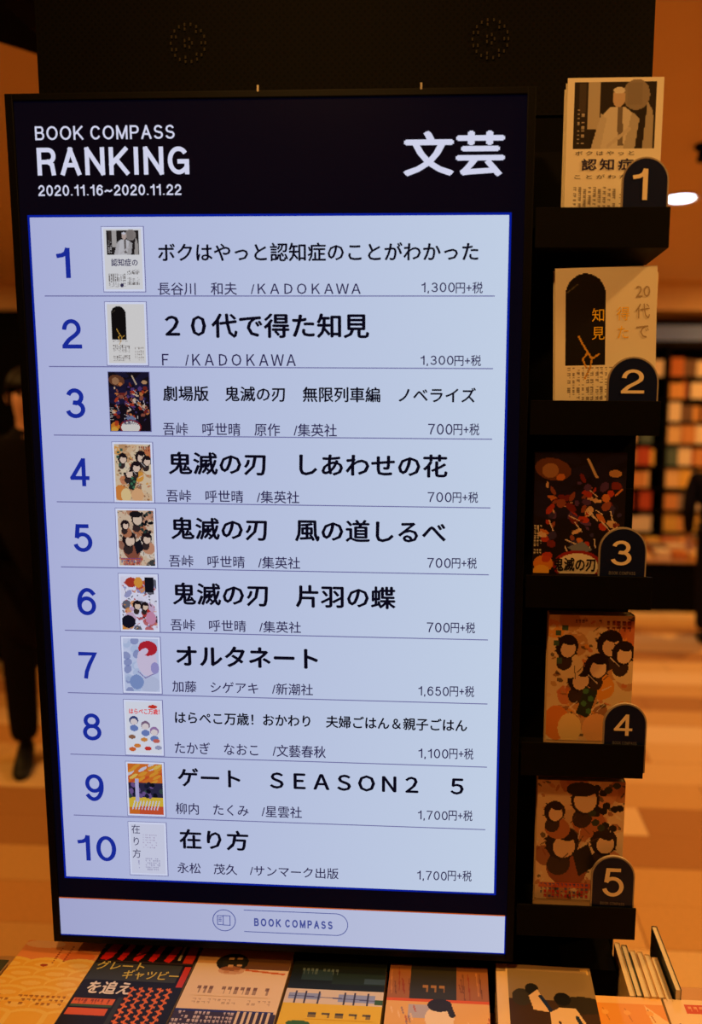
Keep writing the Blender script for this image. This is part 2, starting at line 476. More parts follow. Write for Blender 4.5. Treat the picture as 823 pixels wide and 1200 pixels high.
def art_eight(w, h):
    a = Art(w, h, (246, 244, 240))
    a.ell(.78, .09, .13, .035, (225, 60, 40))
    for x, y, c in [(.22, .36, (60, 70, 120)), (.55, .45, (140, 110, 130)), (.8, .56, (170, 130, 170))]:
        a.ell(x, y, .13, .085, c); a.ell(x, y + .025, .1, .06, (246, 228, 214))
        a.ell(x, y + .15, .12, .06, (120, 140, 190))
    for x, y, c in [(.5, .73, (230, 150, 70)), (.85, .75, (220, 110, 90)), (.3, .85, (236, 140, 60)), (.6, .9, (220, 60, 50)), (.15, .92, (230, 110, 50)), (.15, .68, (160, 110, 80)), (.9, .88, (170, 170, 190))]:
        a.ell(x, y, .1, .04, c)
    return a

def art_nine(w, h):
    a = Art(w, h, (232, 120, 40)); rd = random.Random(9)
    for i in range(30): a.ell(rd.random(), rd.random() * .5, .14, .03, rd.choice([(240, 160, 50), (220, 90, 40), (245, 200, 90), (225, 215, 215)]), -.5)
    a.rect(0, .38, 1, .66, (50, 44, 70)); a.rect(0, .66, 1, .86, (240, 200, 60))
    for i in range(26): a.ell(rd.random(), .4 + .25 * rd.random(), .06, .05, rd.choice([(30, 30, 50), (60, 80, 70), (120, 90, 140), (20, 20, 30)]), -.6)
    a.rect(.2, .3, .3, .75, (200, 190, 220)); a.rect(.3, .84, 1, 1, (225, 90, 50))
    for i in range(9): a.line(.1 + .09 * i, .9, .17 + .09 * i, .74, .016, (225, 225, 235))
    return a

def art_ten(w, h):
    a = Art(w, h, (236, 234, 240))
    a.marks(.35, .2, .78, .5, 7, 6, (170, 140, 170), 3, .5); a.marks(.4, .68, .85, .94, 8, 6, (150, 140, 170), 5, .6); a.marks(.18, .66, .24, .9, 1, 7, (150, 140, 180), 6)
    return a

# ================================================================ THE SETTING
def floor_mat(name, c1, c2):
    m = bpy.data.materials.new(name); m.use_nodes = True
    nt = m.node_tree; b = nt.nodes['Principled BSDF']; b.inputs['Roughness'].default_value = .75
    b.inputs['Specular IOR Level'].default_value = .15
    tc = nt.nodes.new('ShaderNodeTexCoord'); br = nt.nodes.new('ShaderNodeTexBrick')
    br.inputs['Color1'].default_value = (*lin(c1), 1); br.inputs['Color2'].default_value = (*lin(c2), 1)
    br.inputs['Mortar'].default_value = (*lin((110, 80, 55)), 1)
    br.inputs['Scale'].default_value = 1; br.inputs['Brick Width'].default_value = .9; br.inputs['Row Height'].default_value = .21
    br.inputs['Mortar Size'].default_value = .002
    nt.links.new(tc.outputs['Object'], br.inputs['Vector']); nt.links.new(br.outputs['Color'], b.inputs['Base Color'])
    return m

FL = obj('floor', box((-7, -5, -.10), (6, 8, -.003)), floor_mat('plank_floor_far', (200, 146, 90), (166, 112, 70)))
tag(FL, 'floor of wide tan and beige carpet planks running crosswise', kind='structure')
PC = [(242, 202, 136), (220, 170, 98), (214, 156, 84), (186, 132, 72), (232, 186, 114)]
PM = [mat('carpet_plank_tone_' + s, c, .85, spec=.12, noise=.10, nscale=70, bump=.4)
      for s, c in zip(['pale', 'tan', 'russet', 'brown', 'sand'], PC)]
plank_me = {}
for k, pm in enumerate(PM):
    b = box((-.448, -.104, -.004), (.448, .104, 0), .0008)
    me = bpy.data.meshes.new('plank'); bmesh.ops.recalc_face_normals(b, faces=b.faces); b.to_mesh(me); b.free(); me.materials.append(pm)
    plank_me[k] = me
rd = random.Random(5)
seq = [1, 0, 2, 4, 1, 3, 0, 1, 4, 2, 0, 1, 3, 1, 0, 4, 2, 1, 0, 3, 1, 0, 2, 4, 1]
npl = 0
for r in range(25):
    yy = .55 + .21 * r
    off = [.0, .31, .62, .15, .47][r % 5] * 1.0
    for cidx in range(-5, 5):
        xx = cidx * .9 + off
        cx = xx
        # keep the ones the picture can see: left and right of the column, plus a margin
        yc = yy + D
        if cx - .45 > .62 * yc + .2 * 1 or cx + .45 < -.68 * yc - .3: continue
        o = bpy.data.objects.new('plank', plank_me[seq[r] if rd.random() < .72 else rd.randrange(5)])
        COL.objects.link(o); o.parent = FL; o.location = (xx, yy, 0.0 + rd.random() * .0012)
        npl += 1

CM = mat('painted_ceiling', (244, 214, 172), .9, spec=.05, noise=.03, nscale=4)
tag(obj('ceiling', box((-7, -5, CEIL), (6, 8, CEIL + .1)), CM), 'flat ceiling washed in orange light', kind='structure')
WM = mat('warm_wall', (238, 206, 160), .85, spec=.1, noise=.05)
DW = mat('dark_wall', (52, 40, 32), .8, spec=.1, noise=.1)
tag(obj('wall_back', box((-7, 6.35, 0), (6, 6.5, CEIL)), DW), 'dark back wall behind the bookcases', kind='structure')
tag(obj('wall_left', box((-7.1, -5, 0), (-7, 6.5, CEIL)), DW), 'dark left wall', kind='structure')
tag(obj('wall_right', box((6, -5, 0), (6.1, 6.5, CEIL)), WM), 'warm right wall', kind='structure')
tag(obj('wall_front', box((-7, -5.1, 0), (6, -5, CEIL)), DW), 'dark wall behind the viewer', kind='structure')
tag(obj('trim_1', box((-7, 5.72, at(800, 364, 6.8).z), (6, 6.35, CEIL - .0005)), WM), 'pale bulkhead running above the far bookcases', kind='structure')

# downlights
LAMP_W = emit('cool_lamp', (225, 235, 255), 9.0)
LAMP_O = emit('warm_lamp', (255, 205, 130), 5.0)
RIM = mat('lamp_rim', (200, 170, 130), .5)
for (x, y, pw, c, lab) in DOWNLIGHTS:
    t = empty('ceiling_downlight', (x, y, CEIL), 0, lab, 'ceiling light')
    b = bmesh.new()
    bmesh.ops.create_cone(b, cap_ends=False, segments=32, radius1=.085, radius2=.070, depth=.012)
    for v in b.verts: v.co.z -= .006
    obj('rim', b, RIM, t, True)
    b = cyl(bmesh.new(), (0, 0), .068, -.008, -.001, 32)
    obj('diffuser', b, LAMP_W if c[2] > .9 else LAMP_O, t)
    L = bpy.data.lights.new('downlight', 'AREA'); L.shape = 'DISK'; L.size = .14; L.energy = pw; L.color = c
    L.spread = math.radians(180)
    lo = bpy.data.objects.new('downlight_lamp', L); COL.objects.link(lo); lo.parent = t; lo.location = (0, 0, -.015)

# small black spotlight on the ceiling
p = onz(829, 170, CEIL)
t = empty('ceiling_spotlight', p, 0, 'small dark track spotlight on the ceiling near the right edge', 'spotlight')
obj('base', cyl(bmesh.new(), (0, 0), .05, -.012, 0, 20), BLACK, t)
obj('stem', cyl(bmesh.new(), (0, 0), .012, -.022, -.010, 12), BLACK, t)
b = cyl(bmesh.new(), (0, 0), .040, -.060, -.020, 20, .032); obj('shade', b, BLACK, t)

# ================================================================ THE COLUMN
col = empty('display_column', (-.18, .125, 0), 0, 'black column with perforated upper panel carrying the screen and book ledges', 'column')
XL, XR = -.456, .456      # relative to column centre (-.18)
obj('core', box((XL + .004, .012, 0), (XR - .004, .62, CEIL)), BLACK, col)
def perf_mat():
    m = bpy.data.materials.new('perforated_black_metal'); m.use_nodes = True
    nt = m.node_tree; b = nt.nodes['Principled BSDF']; b.inputs['Roughness'].default_value = .65
    b.inputs['Specular IOR Level'].default_value = .08
    tc = nt.nodes.new('ShaderNodeTexCoord'); mp = nt.nodes.new('ShaderNodeMapping')
    mp.inputs['Scale'].default_value = (130, 130, 130)
    mp.inputs['Rotation'].default_value = (0, math.radians(45), 0)
    sx = nt.nodes.new('ShaderNodeSeparateXYZ')
    nt.links.new(tc.outputs['Object'], mp.inputs[0]); nt.links.new(mp.outputs[0], sx.inputs[0])
    fr = []
    for ax in (0, 2):
        a = nt.nodes.new('ShaderNodeMath'); a.operation = 'FRACT'; nt.links.new(sx.outputs[ax], a.inputs[0])
        s_ = nt.nodes.new('ShaderNodeMath'); s_.operation = 'SUBTRACT'; s_.inputs[1].default_value = .5; nt.links.new(a.outputs[0], s_.inputs[0])
        q = nt.nodes.new('ShaderNodeMath'); q.operation = 'MULTIPLY'; nt.links.new(s_.outputs[0], q.inputs[0]); nt.links.new(s_.outputs[0], q.inputs[1]); fr.append(q)
    ad = nt.nodes.new('ShaderNodeMath'); nt.links.new(fr[0].outputs[0], ad.inputs[0]); nt.links.new(fr[1].outputs[0], ad.inputs[1])
    lt = nt.nodes.new('ShaderNodeMath'); lt.operation = 'LESS_THAN'; lt.inputs[1].default_value = .07; nt.links.new(ad.outputs[0], lt.inputs[0])
    mx = nt.nodes.new('ShaderNodeMix'); mx.data_type = 'RGBA'
    mx.inputs[6].default_value = (*lin((10, 9, 7)), 1); mx.inputs[7].default_value = (0.0005, .0005, .0005, 1)
    nt.links.new(lt.outputs[0], mx.inputs[0]); nt.links.new(mx.outputs[2], b.inputs['Base Color'])
    return m
obj('perforated_panel', box((XL, 0, 2.03), (XR, .012, CEIL)), perf_mat(), col)
obj('lower_panel', box((XL, 0, 0), (XR, .012, 2.026)), BLACK, col)
obj('foot_block', box((XL + .01, -.088, CAMH - .9495), (XR - .012, 0, CAMH - .866)), BLACK, col)
DOT = mat('dull_speaker_metal', (58, 54, 46), .7, spec=.1)
for px, py in ((220, 50), (575, 45)):
    c = at(px, py, D + .122)
    b = bmesh.new()
    for r_, n in ((.026, 18), (.020, 14), (.006, 5)):
        for i in range(n):
            an = 2 * math.pi * i / n
            if r_ == .020 and i % 2: continue
            q = Vector((c.x + .18 + r_ * math.cos(an), -.0015, c.z + r_ * math.sin(an)))
            bx(b, (q.x - .0012, -.002, q.z - .0022), (q.x + .0012, -.0005, q.z + .0022))
    obj('speaker_ring', b, DOT, col)

# overhead black canopy at the left
a_, b_ = onz(0, 50, CEIL - .12), onz(41, 63, CEIL - .12)
dirv = (b_ - a_).normalized()
e0 = a_ - dirv * 2.2; e1 = b_ + dirv * .10
b = bmesh.new()
pts = [e0, e1, Vector((e1.x, .9, (CEIL - .12))), Vector((-.64, .3, (CEIL - .12))), Vector((-.64, -.6, (CEIL - .12))), Vector((-3.5, -.6, (CEIL - .12)))]
lo_ = [b.verts.new((q.x, q.y, (CEIL - .12))) for q in pts]; hi_ = [b.verts.new((q.x, q.y, CEIL - .001)) for q in pts]
b.faces.new(lo_); b.faces.new(hi_[::-1])
for i in range(len(pts)): b.faces.new((lo_[i], hi_[i], hi_[(i + 1) % len(pts)], lo_[(i + 1) % len(pts)]))
tag(obj('trim_2', b, BLACK), 'black ceiling bulkhead at upper left meeting the column', kind='structure')

# ================================================================ THE SIGNAGE SCREEN
sg = empty('digital_signage', (-.26, .03, .772), 0, 'tall portrait signage screen listing ten ranked books on a pale panel', 'screen')
SX, SY, SZ = -.26, .03, .772
def S(px, py):
    q = at(px, py, D); return q.x - SX, q.z - SZ
FY = -SY   # local y of the display surface (world y = 0)
xl, xr, zb, zt = -.617 - SX, .098 - SX, 0.0, 2.020 - SZ
obj('housing', box((xl + .004, FY + .012, zb + .004), (xr - .004, FY + .062, zt - .004), .003), BLACK, sg)
obj('wall_bracket', box((xl + .15, FY + .062, .35), (xr - .15, FY + .125, .95)), BLACK, sg)
b = bmesh.new()
bw = .011
for lo, hi in (((xl, FY - .003, zb), (xl + bw, FY + .013, zt)), ((xr - bw, FY - .003, zb), (xr, FY + .013, zt)),
               ((xl + bw, FY - .003, zb), (xr - bw, FY + .013, zb + bw - .001)), ((xl + bw, FY - .003, zt - bw + .002), (xr - bw, FY + .013, zt))):
    bx(b, lo, hi, .001)
obj('bezel', b, BEZEL, sg)
for px in (303, 494):
    x, z = S(px, 101)
    obj('clip', box((x - .0012, FY - .004, zt - .002), (x + .0012, FY + .004, zt + .006)), STEEL, sg)

def glass_mat(name, rgb, strength):
    m = bpy.data.materials.new(name); m.use_nodes = True
    b = m.node_tree.nodes['Principled BSDF']
    b.inputs['Base Color'].default_value = (.004, .004, .005, 1); b.inputs['Roughness'].default_value = .3
    b.inputs['Specular IOR Level'].default_value = .03
    b.inputs['Emission Color'].default_value = (*lin(rgb), 1); b.inputs['Emission Strength'].default_value = strength
    return m
scr = obj('screen_glass', box((xl + bw, FY, zb + bw - .001), (xr - bw, FY + .012, zt - bw + .002)), glass_mat('navy_screen', (2, 2, 13), 1.0), sg)

def panel_mat(name, c1, c2, x0, x1):
    m = bpy.data.materials.new(name); m.use_nodes = True
    nt = m.node_tree; nt.nodes.clear()
    o = nt.nodes.new('ShaderNodeOutputMaterial'); e = nt.nodes.new('ShaderNodeEmission')
    tc = nt.nodes.new('ShaderNodeTexCoord'); sx = nt.nodes.new('ShaderNodeSeparateXYZ'); mr = nt.nodes.new('ShaderNodeMapRange')
    mr.inputs[1].default_value = x0; mr.inputs[2].default_value = x1
    mx = nt.nodes.new('ShaderNodeMix'); mx.data_type = 'RGBA'
    mx.inputs[6].default_value = (*lin(c1), 1); mx.inputs[7].default_value = (*lin(c2), 1)
    nt.links.new(tc.outputs['Object'], sx.inputs[0]); nt.links.new(sx.outputs[0], mr.inputs[0]); nt.links.new(mr.outputs[0], mx.inputs[0])
    nt.links.new(mx.outputs[2], e.inputs[0]); nt.links.new(e.outputs[0], o.inputs[0])
    return m
def flat(name, x0, x1, z0, z1, y, m, parent):
    bm = bmesh.new()
    v = [bm.verts.new(c) for c in ((x0, y, z0), (x1, y, z0), (x1, y, z1), (x0, y, z1))]
    bm.faces.new(v); return obj(name, bm, m, parent)
x0, z1 = S(35, 255); x1, _ = S(597, 251.5); _, z0 = S(78, 1026.5)
PMAT = panel_mat('pale_list_panel', (168, 174, 214), (192, 206, 228), x0, x1)
GLOW = emit('halo_paint_blue', (8, 30, 150))  # painted halo: glowing blue strips stand in for glare round the lit areas
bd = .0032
flat('painted_blue_halo', x0 - bd, x1 + bd, z0 - bd, z1 + bd, FY - .0003, GLOW, scr)
PAN = flat('list_panel', x0, x1, z0, z1, FY - .0006, PMAT, sg)
fx0, fz1 = S(69.5, 1052); fx1, _ = S(592, 1071); _, fz0 = S(73, 1094)
FM = panel_mat('pale_footer_bar', (160, 164, 204), (188, 196, 222), fx0, fx1)
flat('painted_blue_halo', fx0 - .002, fx1 + .0015, fz0 - bd, fz1, FY - .0003, GLOW, scr)
flat('painted_amber_fringe', fx0, fx1, fz1, fz1 + .0016, FY - .0003, emit('fringe_paint_amber', (190, 84, 20)), scr)  # amber colour fringe above the bright footer, painted as a glowing strip
FOOT = flat('footer_bar', fx0, fx1, fz0, fz1, FY - .0006, FM, sg)

T_WHITE = emit('screen_white', (206, 208, 232), 1.0)
T_NUM = emit('screen_number_blue', (24, 42, 150), 1.0)
T_BLK = emit('screen_text_black', (10, 8, 24), 1.0)
T_DIM = emit('screen_text_dim', (42, 36, 78), 1.0)
T_LINE = emit('screen_rule', (104, 104, 156), 1.0)
TY = FY - .0010
def stext(name, body, bbox, m, parent, bold=0.0, spacing=1.0, sw=None):
    a0, b0, a1, b1 = bbox
    X0, Zt = S(a0, b0); _, Zb = S(a0, b1); X1, _ = S(a1, (b0 + b1) / 2)
    return text_box(name, body, X0, X1, Zb, Zt, TY, m, parent, bold, spacing, sw=sw)
stext('header_lettering', 'BOOK COMPASS', (41, 148, 205, 165), T_WHITE, scr, sw=.13)
stext('header_lettering', 'RANKING', (43, 172.5, 222, 207), T_WHITE, scr, sw=.16)
stext('header_lettering', '2020.11.16~2020.11.22', (45, 217, 213, 230), T_WHITE, scr, sw=.15)
stext('header_lettering', '文芸', (473, 154, 592, 208), T_WHITE, scr, .030)

ROWS = [
 ('1', (65.5, 290, 83, 326), 'ボクはやっと認知症のことがわかった', (185, 285, 561, 307), '長谷川　和夫　/ＫＡＤＯＫＡＷＡ', (185, 331, 423, 346), '1,300円+税', (494, 330.5, 566, 344)),
 ('2', (72, 374, 96, 408.5), '２０代で得た知見', (193, 367, 433, 396), 'Ｆ　/ＫＡＤＯＫＡＷＡ', (190, 414.5, 347, 428.5), '1,300円+税', (493, 416, 564, 429)),
 ('3', (76.5, 455, 100, 490), '劇場版　鬼滅の刃　無限列車編　ノベライズ', (191, 452, 558, 470), '吾峠　呼世晴　原作　/集英社', (191, 495, 395, 510), '700円+税', (502, 496, 562, 510)),
 ('4', (81, 536.5, 105, 569.5), '鬼滅の刃　しあわせの花', (197, 529, 525, 556), '吾峠　呼世晴　/集英社', (195, 573.5, 351, 588), '700円+税', (501.5, 576, 560.5, 589)),
 ('5', (85.5, 614, 108.5, 646.5), '鬼滅の刃　風の道しるべ', (200, 605.5, 523, 632), '吾峠　呼世晴　/集英社', (198, 650, 352, 664), '700円+税', (501, 653, 559, 666)),
 ('6', (90, 688.5, 113, 720.5), '鬼滅の刃　片羽の蝶', (202, 682, 464, 708.5), '吾峠　呼世晴　/集英社', (200, 725, 353, 738.5), '700円+税', (500.5, 728.5, 557, 741.5)),
 ('7', (92, 763.5, 115, 795), 'オルタネート', (206, 755.5, 373, 780), '加藤　シゲアキ　/新潮社', (202, 797, 367, 810.5), '1,650円+税', (490.5, 803, 556, 816)),
 ('8', (96.5, 835.5, 119, 867), 'はらぺこ万歳！おかわり　夫婦ごはん＆親子ごはん', (205, 833, 548, 847.5), 'たかぎ　なおこ　/文藝春秋', (205, 868.5, 382, 883), '1,100円+税', (490.5, 876, 555, 889)),
 ('9', (99.5, 906.5, 122, 938), 'ゲート　ＳＥＡＳＯＮ２　５', (208, 899, 544, 921), '柳内　たくみ　/星雲社', (206, 940, 354, 953.5), '1,700円+税', (490, 948.5, 554, 961)),
 ('10', (90.5, 977.5, 136.5, 1007.5), '在り方', (210, 970.5, 291.5, 994), '永松　茂久　/サンマーク出版', (208, 1010, 397, 1022.5), '1,700円+税', (489, 1019, 553, 1031.5)),
]
BOLD = {0: .020, 1: .026, 2: .020, 3: .026, 4: .026, 5: .026, 6: .030, 7: .022, 8: .026, 9: .026}
for i, (n, nb, t, tb, a, ab, pz, pb) in enumerate(ROWS):
    stext('rank_numeral', n, nb, T_NUM, PAN, sw=.14)
    stext('title_lettering', t, tb, T_BLK, PAN, BOLD[i])
    stext('author_lettering', a, ab, T_DIM, PAN, .008)
    num, fr_ = pz[:-3], (.475 if len(pz) < 7 else .545)
    xm = pb[0] + (pb[2] - pb[0]) * fr_
    pr = stext('price_lettering', num, (pb[0], pb[1] + .6, xm, pb[3] - (0 if len(pz) > 6 else .8)), T_DIM, PAN, sw=.12)
    stext('price_unit_lettering', pz[-3:], (xm + 1.2, pb[1], pb[2], pb[3]), T_DIM, PAN, .008)
for (xa, ya, xb, yb) in [(53, 348, 580, 346), (58, 430.5, 578, 431), (63.5, 510.5, 577, 514), (67, 589, 575, 594), (72, 665.5, 573, 672),
                         (76.5, 740, 572, 748), (80, 813, 571.5, 823), (83, 885, 571, 897), (87, 956.5, 569, 970)]:
    X0, Z0 = S(xa, ya); X1, Z1 = S(xb, yb); zz = (Z0 + Z1) / 2
    flat('divider_line', X0, X1, zz - .0007, zz + .0007, TY, T_LINE, PAN)
THB = [(119, 266, art_portrait), (123, 354, art_arch), (127, 436, art_embers), (131.5, 518, art_four), (135.5, 595.5, art_five),
       (139, 672, art_six), (142, 745.5, art_seven), (145, 819.5, art_eight), (147.5, 892, art_nine), (150.5, 962.5, art_ten)]
for i, (px, py, fn) in enumerate(THB):
    X0, Z1 = S(px, py); X1 = X0 + .0585; Z0 = Z1 - .0865 + (.004 if i == 2 else 0)
    flat('thumbnail_frame', X0 - .0008, X1 + .0012, Z0 - .0010, Z1 + .0008, FY - .0008, T_LINE, PAN)
    ins = .0 if i in (2,) else .0028
    if ins: flat('thumbnail_mount', X0, X1, Z0, Z1, FY - .0009, emit('screen_mount', (200, 206, 232)), PAN)
    link_mesh('cover_thumbnail', fn(56, 80).mesh('cover_thumbnail', X0 + ins, X1 - ins, Z0 + ins, Z1 - ins, TY), screen_img_mat(), PAN)
    if i == 0: text_box('thumbnail_lettering', '認知症の', X0 + .012, X1 - .009, Z0 + .034, Z0 + .044, TY - .0003, T_DIM, PAN, .02)
    if i == 9: text_box('thumbnail_lettering', '在り方', X0 + .005, X0 + .018, Z0 + .028, Z1 - .004, TY - .0003, T_DIM, PAN, .0, vertical=True)
    if i == 2: text_box('thumbnail_lettering', '鬼滅の刃', X0 + .019, X0 + .041, Z0 + .009, Z0 + .016, TY - .0003, T_DIM, PAN, .02)
    if i == 7: text_box('thumbnail_lettering', 'はらぺこ万歳！', X0 + .008, X1 - .004, Z1 - .022, Z1 - .013, TY - .0003, emit('screen_red', (210, 50, 50)), PAN, .03)
# footer emblem
c = S(263, 1078); R_ = .0182
def ring_xz(cx, cz, r0, r1, y, n=40, a0=0, a1=2 * math.pi):
    bm = bmesh.new(); A = []; B = []
    for i in range(n + 1):
        t = a0 + (a1 - a0) * i / n
        A.append(bm.verts.new((cx + r0 * math.cos(t), y, cz + r0 * math.sin(t)))); B.append(bm.verts.new((cx + r1 * math.cos(t), y, cz + r1 * math.sin(t))))
    for i in range(n): bm.faces.new((A[i], A[i + 1], B[i + 1], B[i]))
    return bm
bm = ring_xz(c[0], c[1], R_ - .0013, R_, TY)
def qd(bm, x0, x1, z0, z1):
    v = [bm.verts.new(q) for q in ((x0, TY, z0), (x1, TY, z0), (x1, TY, z1), (x0, TY, z1))]; bm.faces.new(v)
for (u0, u1, w0, w1) in [(-.011, -.0098, -.008, .008), (-.011, -.002, .0068, .008), (-.011, -.002, -.008, -.0068), (-.002, -.0008, -.0085, .0085),
                         (-.0008, .0098, .0073, .0085), (-.0008, .0098, -.0085, -.0073), (.0086, .0098, -.0085, .0085),
                         (-.0085, -.004, .003, .0042), (-.0085, -.004, .0005, .0017), (-.0085, -.004, -.002, -.0008)]:
    qd(bm, c[0] + u0, c[0] + u1, c[1] + w0, c[1] + w1)
T_FOOT = emit('screen_footer_ink', (70, 80, 150))
obj('emblem', bm, T_FOOT, FOOT)
X0, Zt = S(286, 1065.5); X1, _ = S(394, 1070); _, Zb = S(286, 1091.5)
rr = (Zt - Zb) / 2
bm = ring_xz(X1, (Zt + Zb) / 2, rr - .0012, rr, TY, 20, -math.pi / 2, math.pi / 2)
qd(bm, X0, X1, Zt - .0012, Zt); qd(bm, X0, X1, Zb, Zb + .0012)
obj('outline', bm, T_FOOT, FOOT)
stext('footer_lettering', 'BOOK COMPASS', (298, 1075, 390, 1085), T_FOOT, FOOT, 0, 1.9, sw=.2)

# ================================================================ LEDGES
LZ = [(243, 290), (469, 511), (674, 715), (870, 913), (1060, 1102)]
LX = [(627, 783), (622, 773), (617, 765), (613, 757), (610, 748)]
lx0, lx1 = .102, .279
LED_Z = []
ORD = ['topmost', 'second from the top', 'middle', 'second from the bottom', 'lowest']
for i, ((ya, yb), (xa, xb)) in enumerate(zip(LZ, LX)):
    zt_ = at(xa, ya, D).z; zb_ = at(xb, yb, D).z
    LED_Z.append(zb_ + .006)
    t = empty('book_ledge', ((lx0 + lx1) / 2, .06, zb_), 0, 'black book ledge on the column right of the screen, ' + ORD[i] + ' of five', 'ledge', 'five black ledges beside the screen')
    hw = (lx1 - lx0) / 2
    obj('front_lip', box((-hw, -.060, 0), (hw, -.0565, zt_ - zb_), .0006), BLACKS, t)
    obj('shelf_board', box((-hw, -.0565, 0), (hw, .065, .006)), BLACKS, t)
    obj('back_plate', box((-hw + .004, .060, .006), (hw - .004, .0645, .16)), BLACKS, t)
    obj('end_cap', box((-hw, -.0565, .006), (-hw + .003, .0, .03)), BLACKS, t)

# ================================================================ BOOKS
def book(name, loc, w_, h_, th, art, label, cat='book', group=None, rot=(0, 0, 0), spine=(230, 222, 205), res=96, lying=False, cut=0.0):
    """standing book: origin bottom centre of the front cover, front faces -y. lying: top away from viewer, cover up"""
    t = empty(name, loc, 0, label, cat, group, rot=rot)
    sm = mat('cover_board_%d_%d_%d' % spine, spine, .5)
    ct = .0006; hw = w_ / 2
    if not lying:
        b = bmesh.new()
        bx(b, (-hw, 0, 0), (hw, ct, h_)); bx(b, (-hw, th - ct, 0), (hw, th, h_)); bx(b, (hw - ct, ct, 0), (hw, th - ct, h_))
        obj('cover', b, sm, t)
        obj('page_block', box((-hw + .0015, ct, .001), (hw - .002, th - ct, h_ - .001)), PAGES, t)
        if art: link_mesh('cover_print', art(res, int(res * (h_ - cut) / w_)).mesh('cover_print', -hw, hw, cut, h_, -.0004), print_mat(), t)
    else:
        b = bmesh.new()
        bx(b, (-hw, 0, th - ct), (hw, h_, th)); bx(b, (-hw, 0, 0), (hw, h_, ct)); bx(b, (-hw, 0, ct), (-hw + ct, h_, th - ct))
        obj('cover', b, sm, t)
        obj('page_block', box((-hw + .002, .0015, ct), (hw - .0015, h_ - .0015, th - ct)), PAGES, t)
        if art:
            A_ = art(res, int(.8 * res * h_ / w_))
            pad = int(.25 * A_.h); A_.a = np.concatenate([A_.a, np.repeat(A_.a[-1:], pad, axis=0)], 0); A_.h += pad
            link_mesh('cover_print', A_.mesh('cover_print', -hw, hw, 0, h_, th + .0004, True), print_mat(), t)
    return t

INK = mat('printed_ink_black', (24, 20, 22), .5)
GOLD = mat('gold_foil', (255, 206, 40), .35)
GREY = mat('grey_ink', (176, 156, 128), .5)
YB = D + .020        # front cover plane seen from the camera
def shelf_book(i, xa, xb, ytop, th, art, label, copies, spine, rot=0.0, name='paperback_book', dx=0.0, cut=0.0):
    base = LED_Z[i] + .0005
    x0 = at(xa, ytop + 60, YB).x; x1 = at(xb, ytop + 60, YB).x; top = at((xa + xb) / 2, ytop, YB).z
    w_ = x1 - x0; h_ = top - base; xc = (x0 + x1) / 2
    yb = YB - D
    bk = book(name, (xc + dx, yb, base + abs(math.sin(rot)) * w_ / 2 + (.0004 if rot else 0)), w_, h_, th, art, label, 'book', 'front copies on the numbered ledges', (0, rot, 0), spine, cut=cut)
    for k in range(copies):
        book(name, (xc + [.0, .002, -.002][k % 3], yb + (th + .0008) * (k + 1), base), w_ - .0008, h_ - .001 - .001 * k, th, None,
             'spare copy behind the front book on the %s ledge' % ORD[i], 'book', 'spare copies behind the front books', (0, 0, 0), spine)
    return bk, w_, h_, xc

b1, w1, h1, _ = shelf_book(0, 664, 776, 91, .017, art_portrait, 'cream book with a photo of a standing man, behind number 1 plaque', 2, (240, 232, 214))
text_box('cover_lettering', 'ボクはやっと', -w1 * .40, w1 * .22, h1 * .545, h1 * .570, -.0008, INK, b1, 0.0, 1.5)
text_box('cover_lettering', '認知症の', -w1 * .33, w1 * .40, h1 * .455, h1 * .525, -.0008, mat('indigo_ink', (44, 40, 84), .5), b1, .02, 1.3)
text_box('cover_lettering', 'ことがわかった', -w1 * .40, w1 * .40, h1 * .405, h1 * .430, -.0008, INK, b1, 0.0, 1.5)
b2, w2, h2, _ = shelf_book(1, 655, 774, 315, .019, art_arch, 'cream book with a black arch and gold title characters, behind number 2 plaque', 2, (240, 230, 208), rot=math.radians(-1.6), dx=-.001)
def on_book(px0, py0, px1, py1, xc, base):
    A_, B_ = at(px0, py0, YB), at(px1, py1, YB)
    return A_.x - xc, at(px1, py0, YB).x - xc, B_.z - base, A_.z - base
XC2 = b2.location.x; BZ2 = b2.location.z
for tx, bb, mm in (('知\n見', (698, 361, 713, 398), GOLD), ('得\nた', (727, 360, 742, 397), GOLD), ('20\n代\nで', (750, 336, 767, 397), GREY)):
    u0, u1, v0, v1 = on_book(*bb, XC2, BZ2)
    text_box('cover_lettering', tx, u0, u1, v0, v1, -.0008, mm, b2, .0, vertical=True)
b3, w3, h3, _ = shelf_book(2, 626, 733, 530, .014, art_embers, 'dark book with scattered ember colours and a pale round logo, behind number 3 plaque', 1, (40, 26, 26), cut=.040)
z3 = .040 + (h3 - .040) * .02
text_box('cover_lettering', '鬼滅の刃', -w3 * .27, w3 * .20, z3, z3 + (h3 - .040) * .115, -.0008, INK, b3, .03)
b4, w4, h4, _ = shelf_book(3, 642, 742, 721, .013, art_four, 'book with a warm tan cover of clustered dark round shapes, behind number 4 plaque', 1, (226, 190, 140), cut=.041)
b5, w5, h5, _ = shelf_book(4, 629, 731, 915, .013, art_five, 'book with a busy tan, black and red cover, behind number 5 plaque', 1, (222, 186, 140), cut=.042)
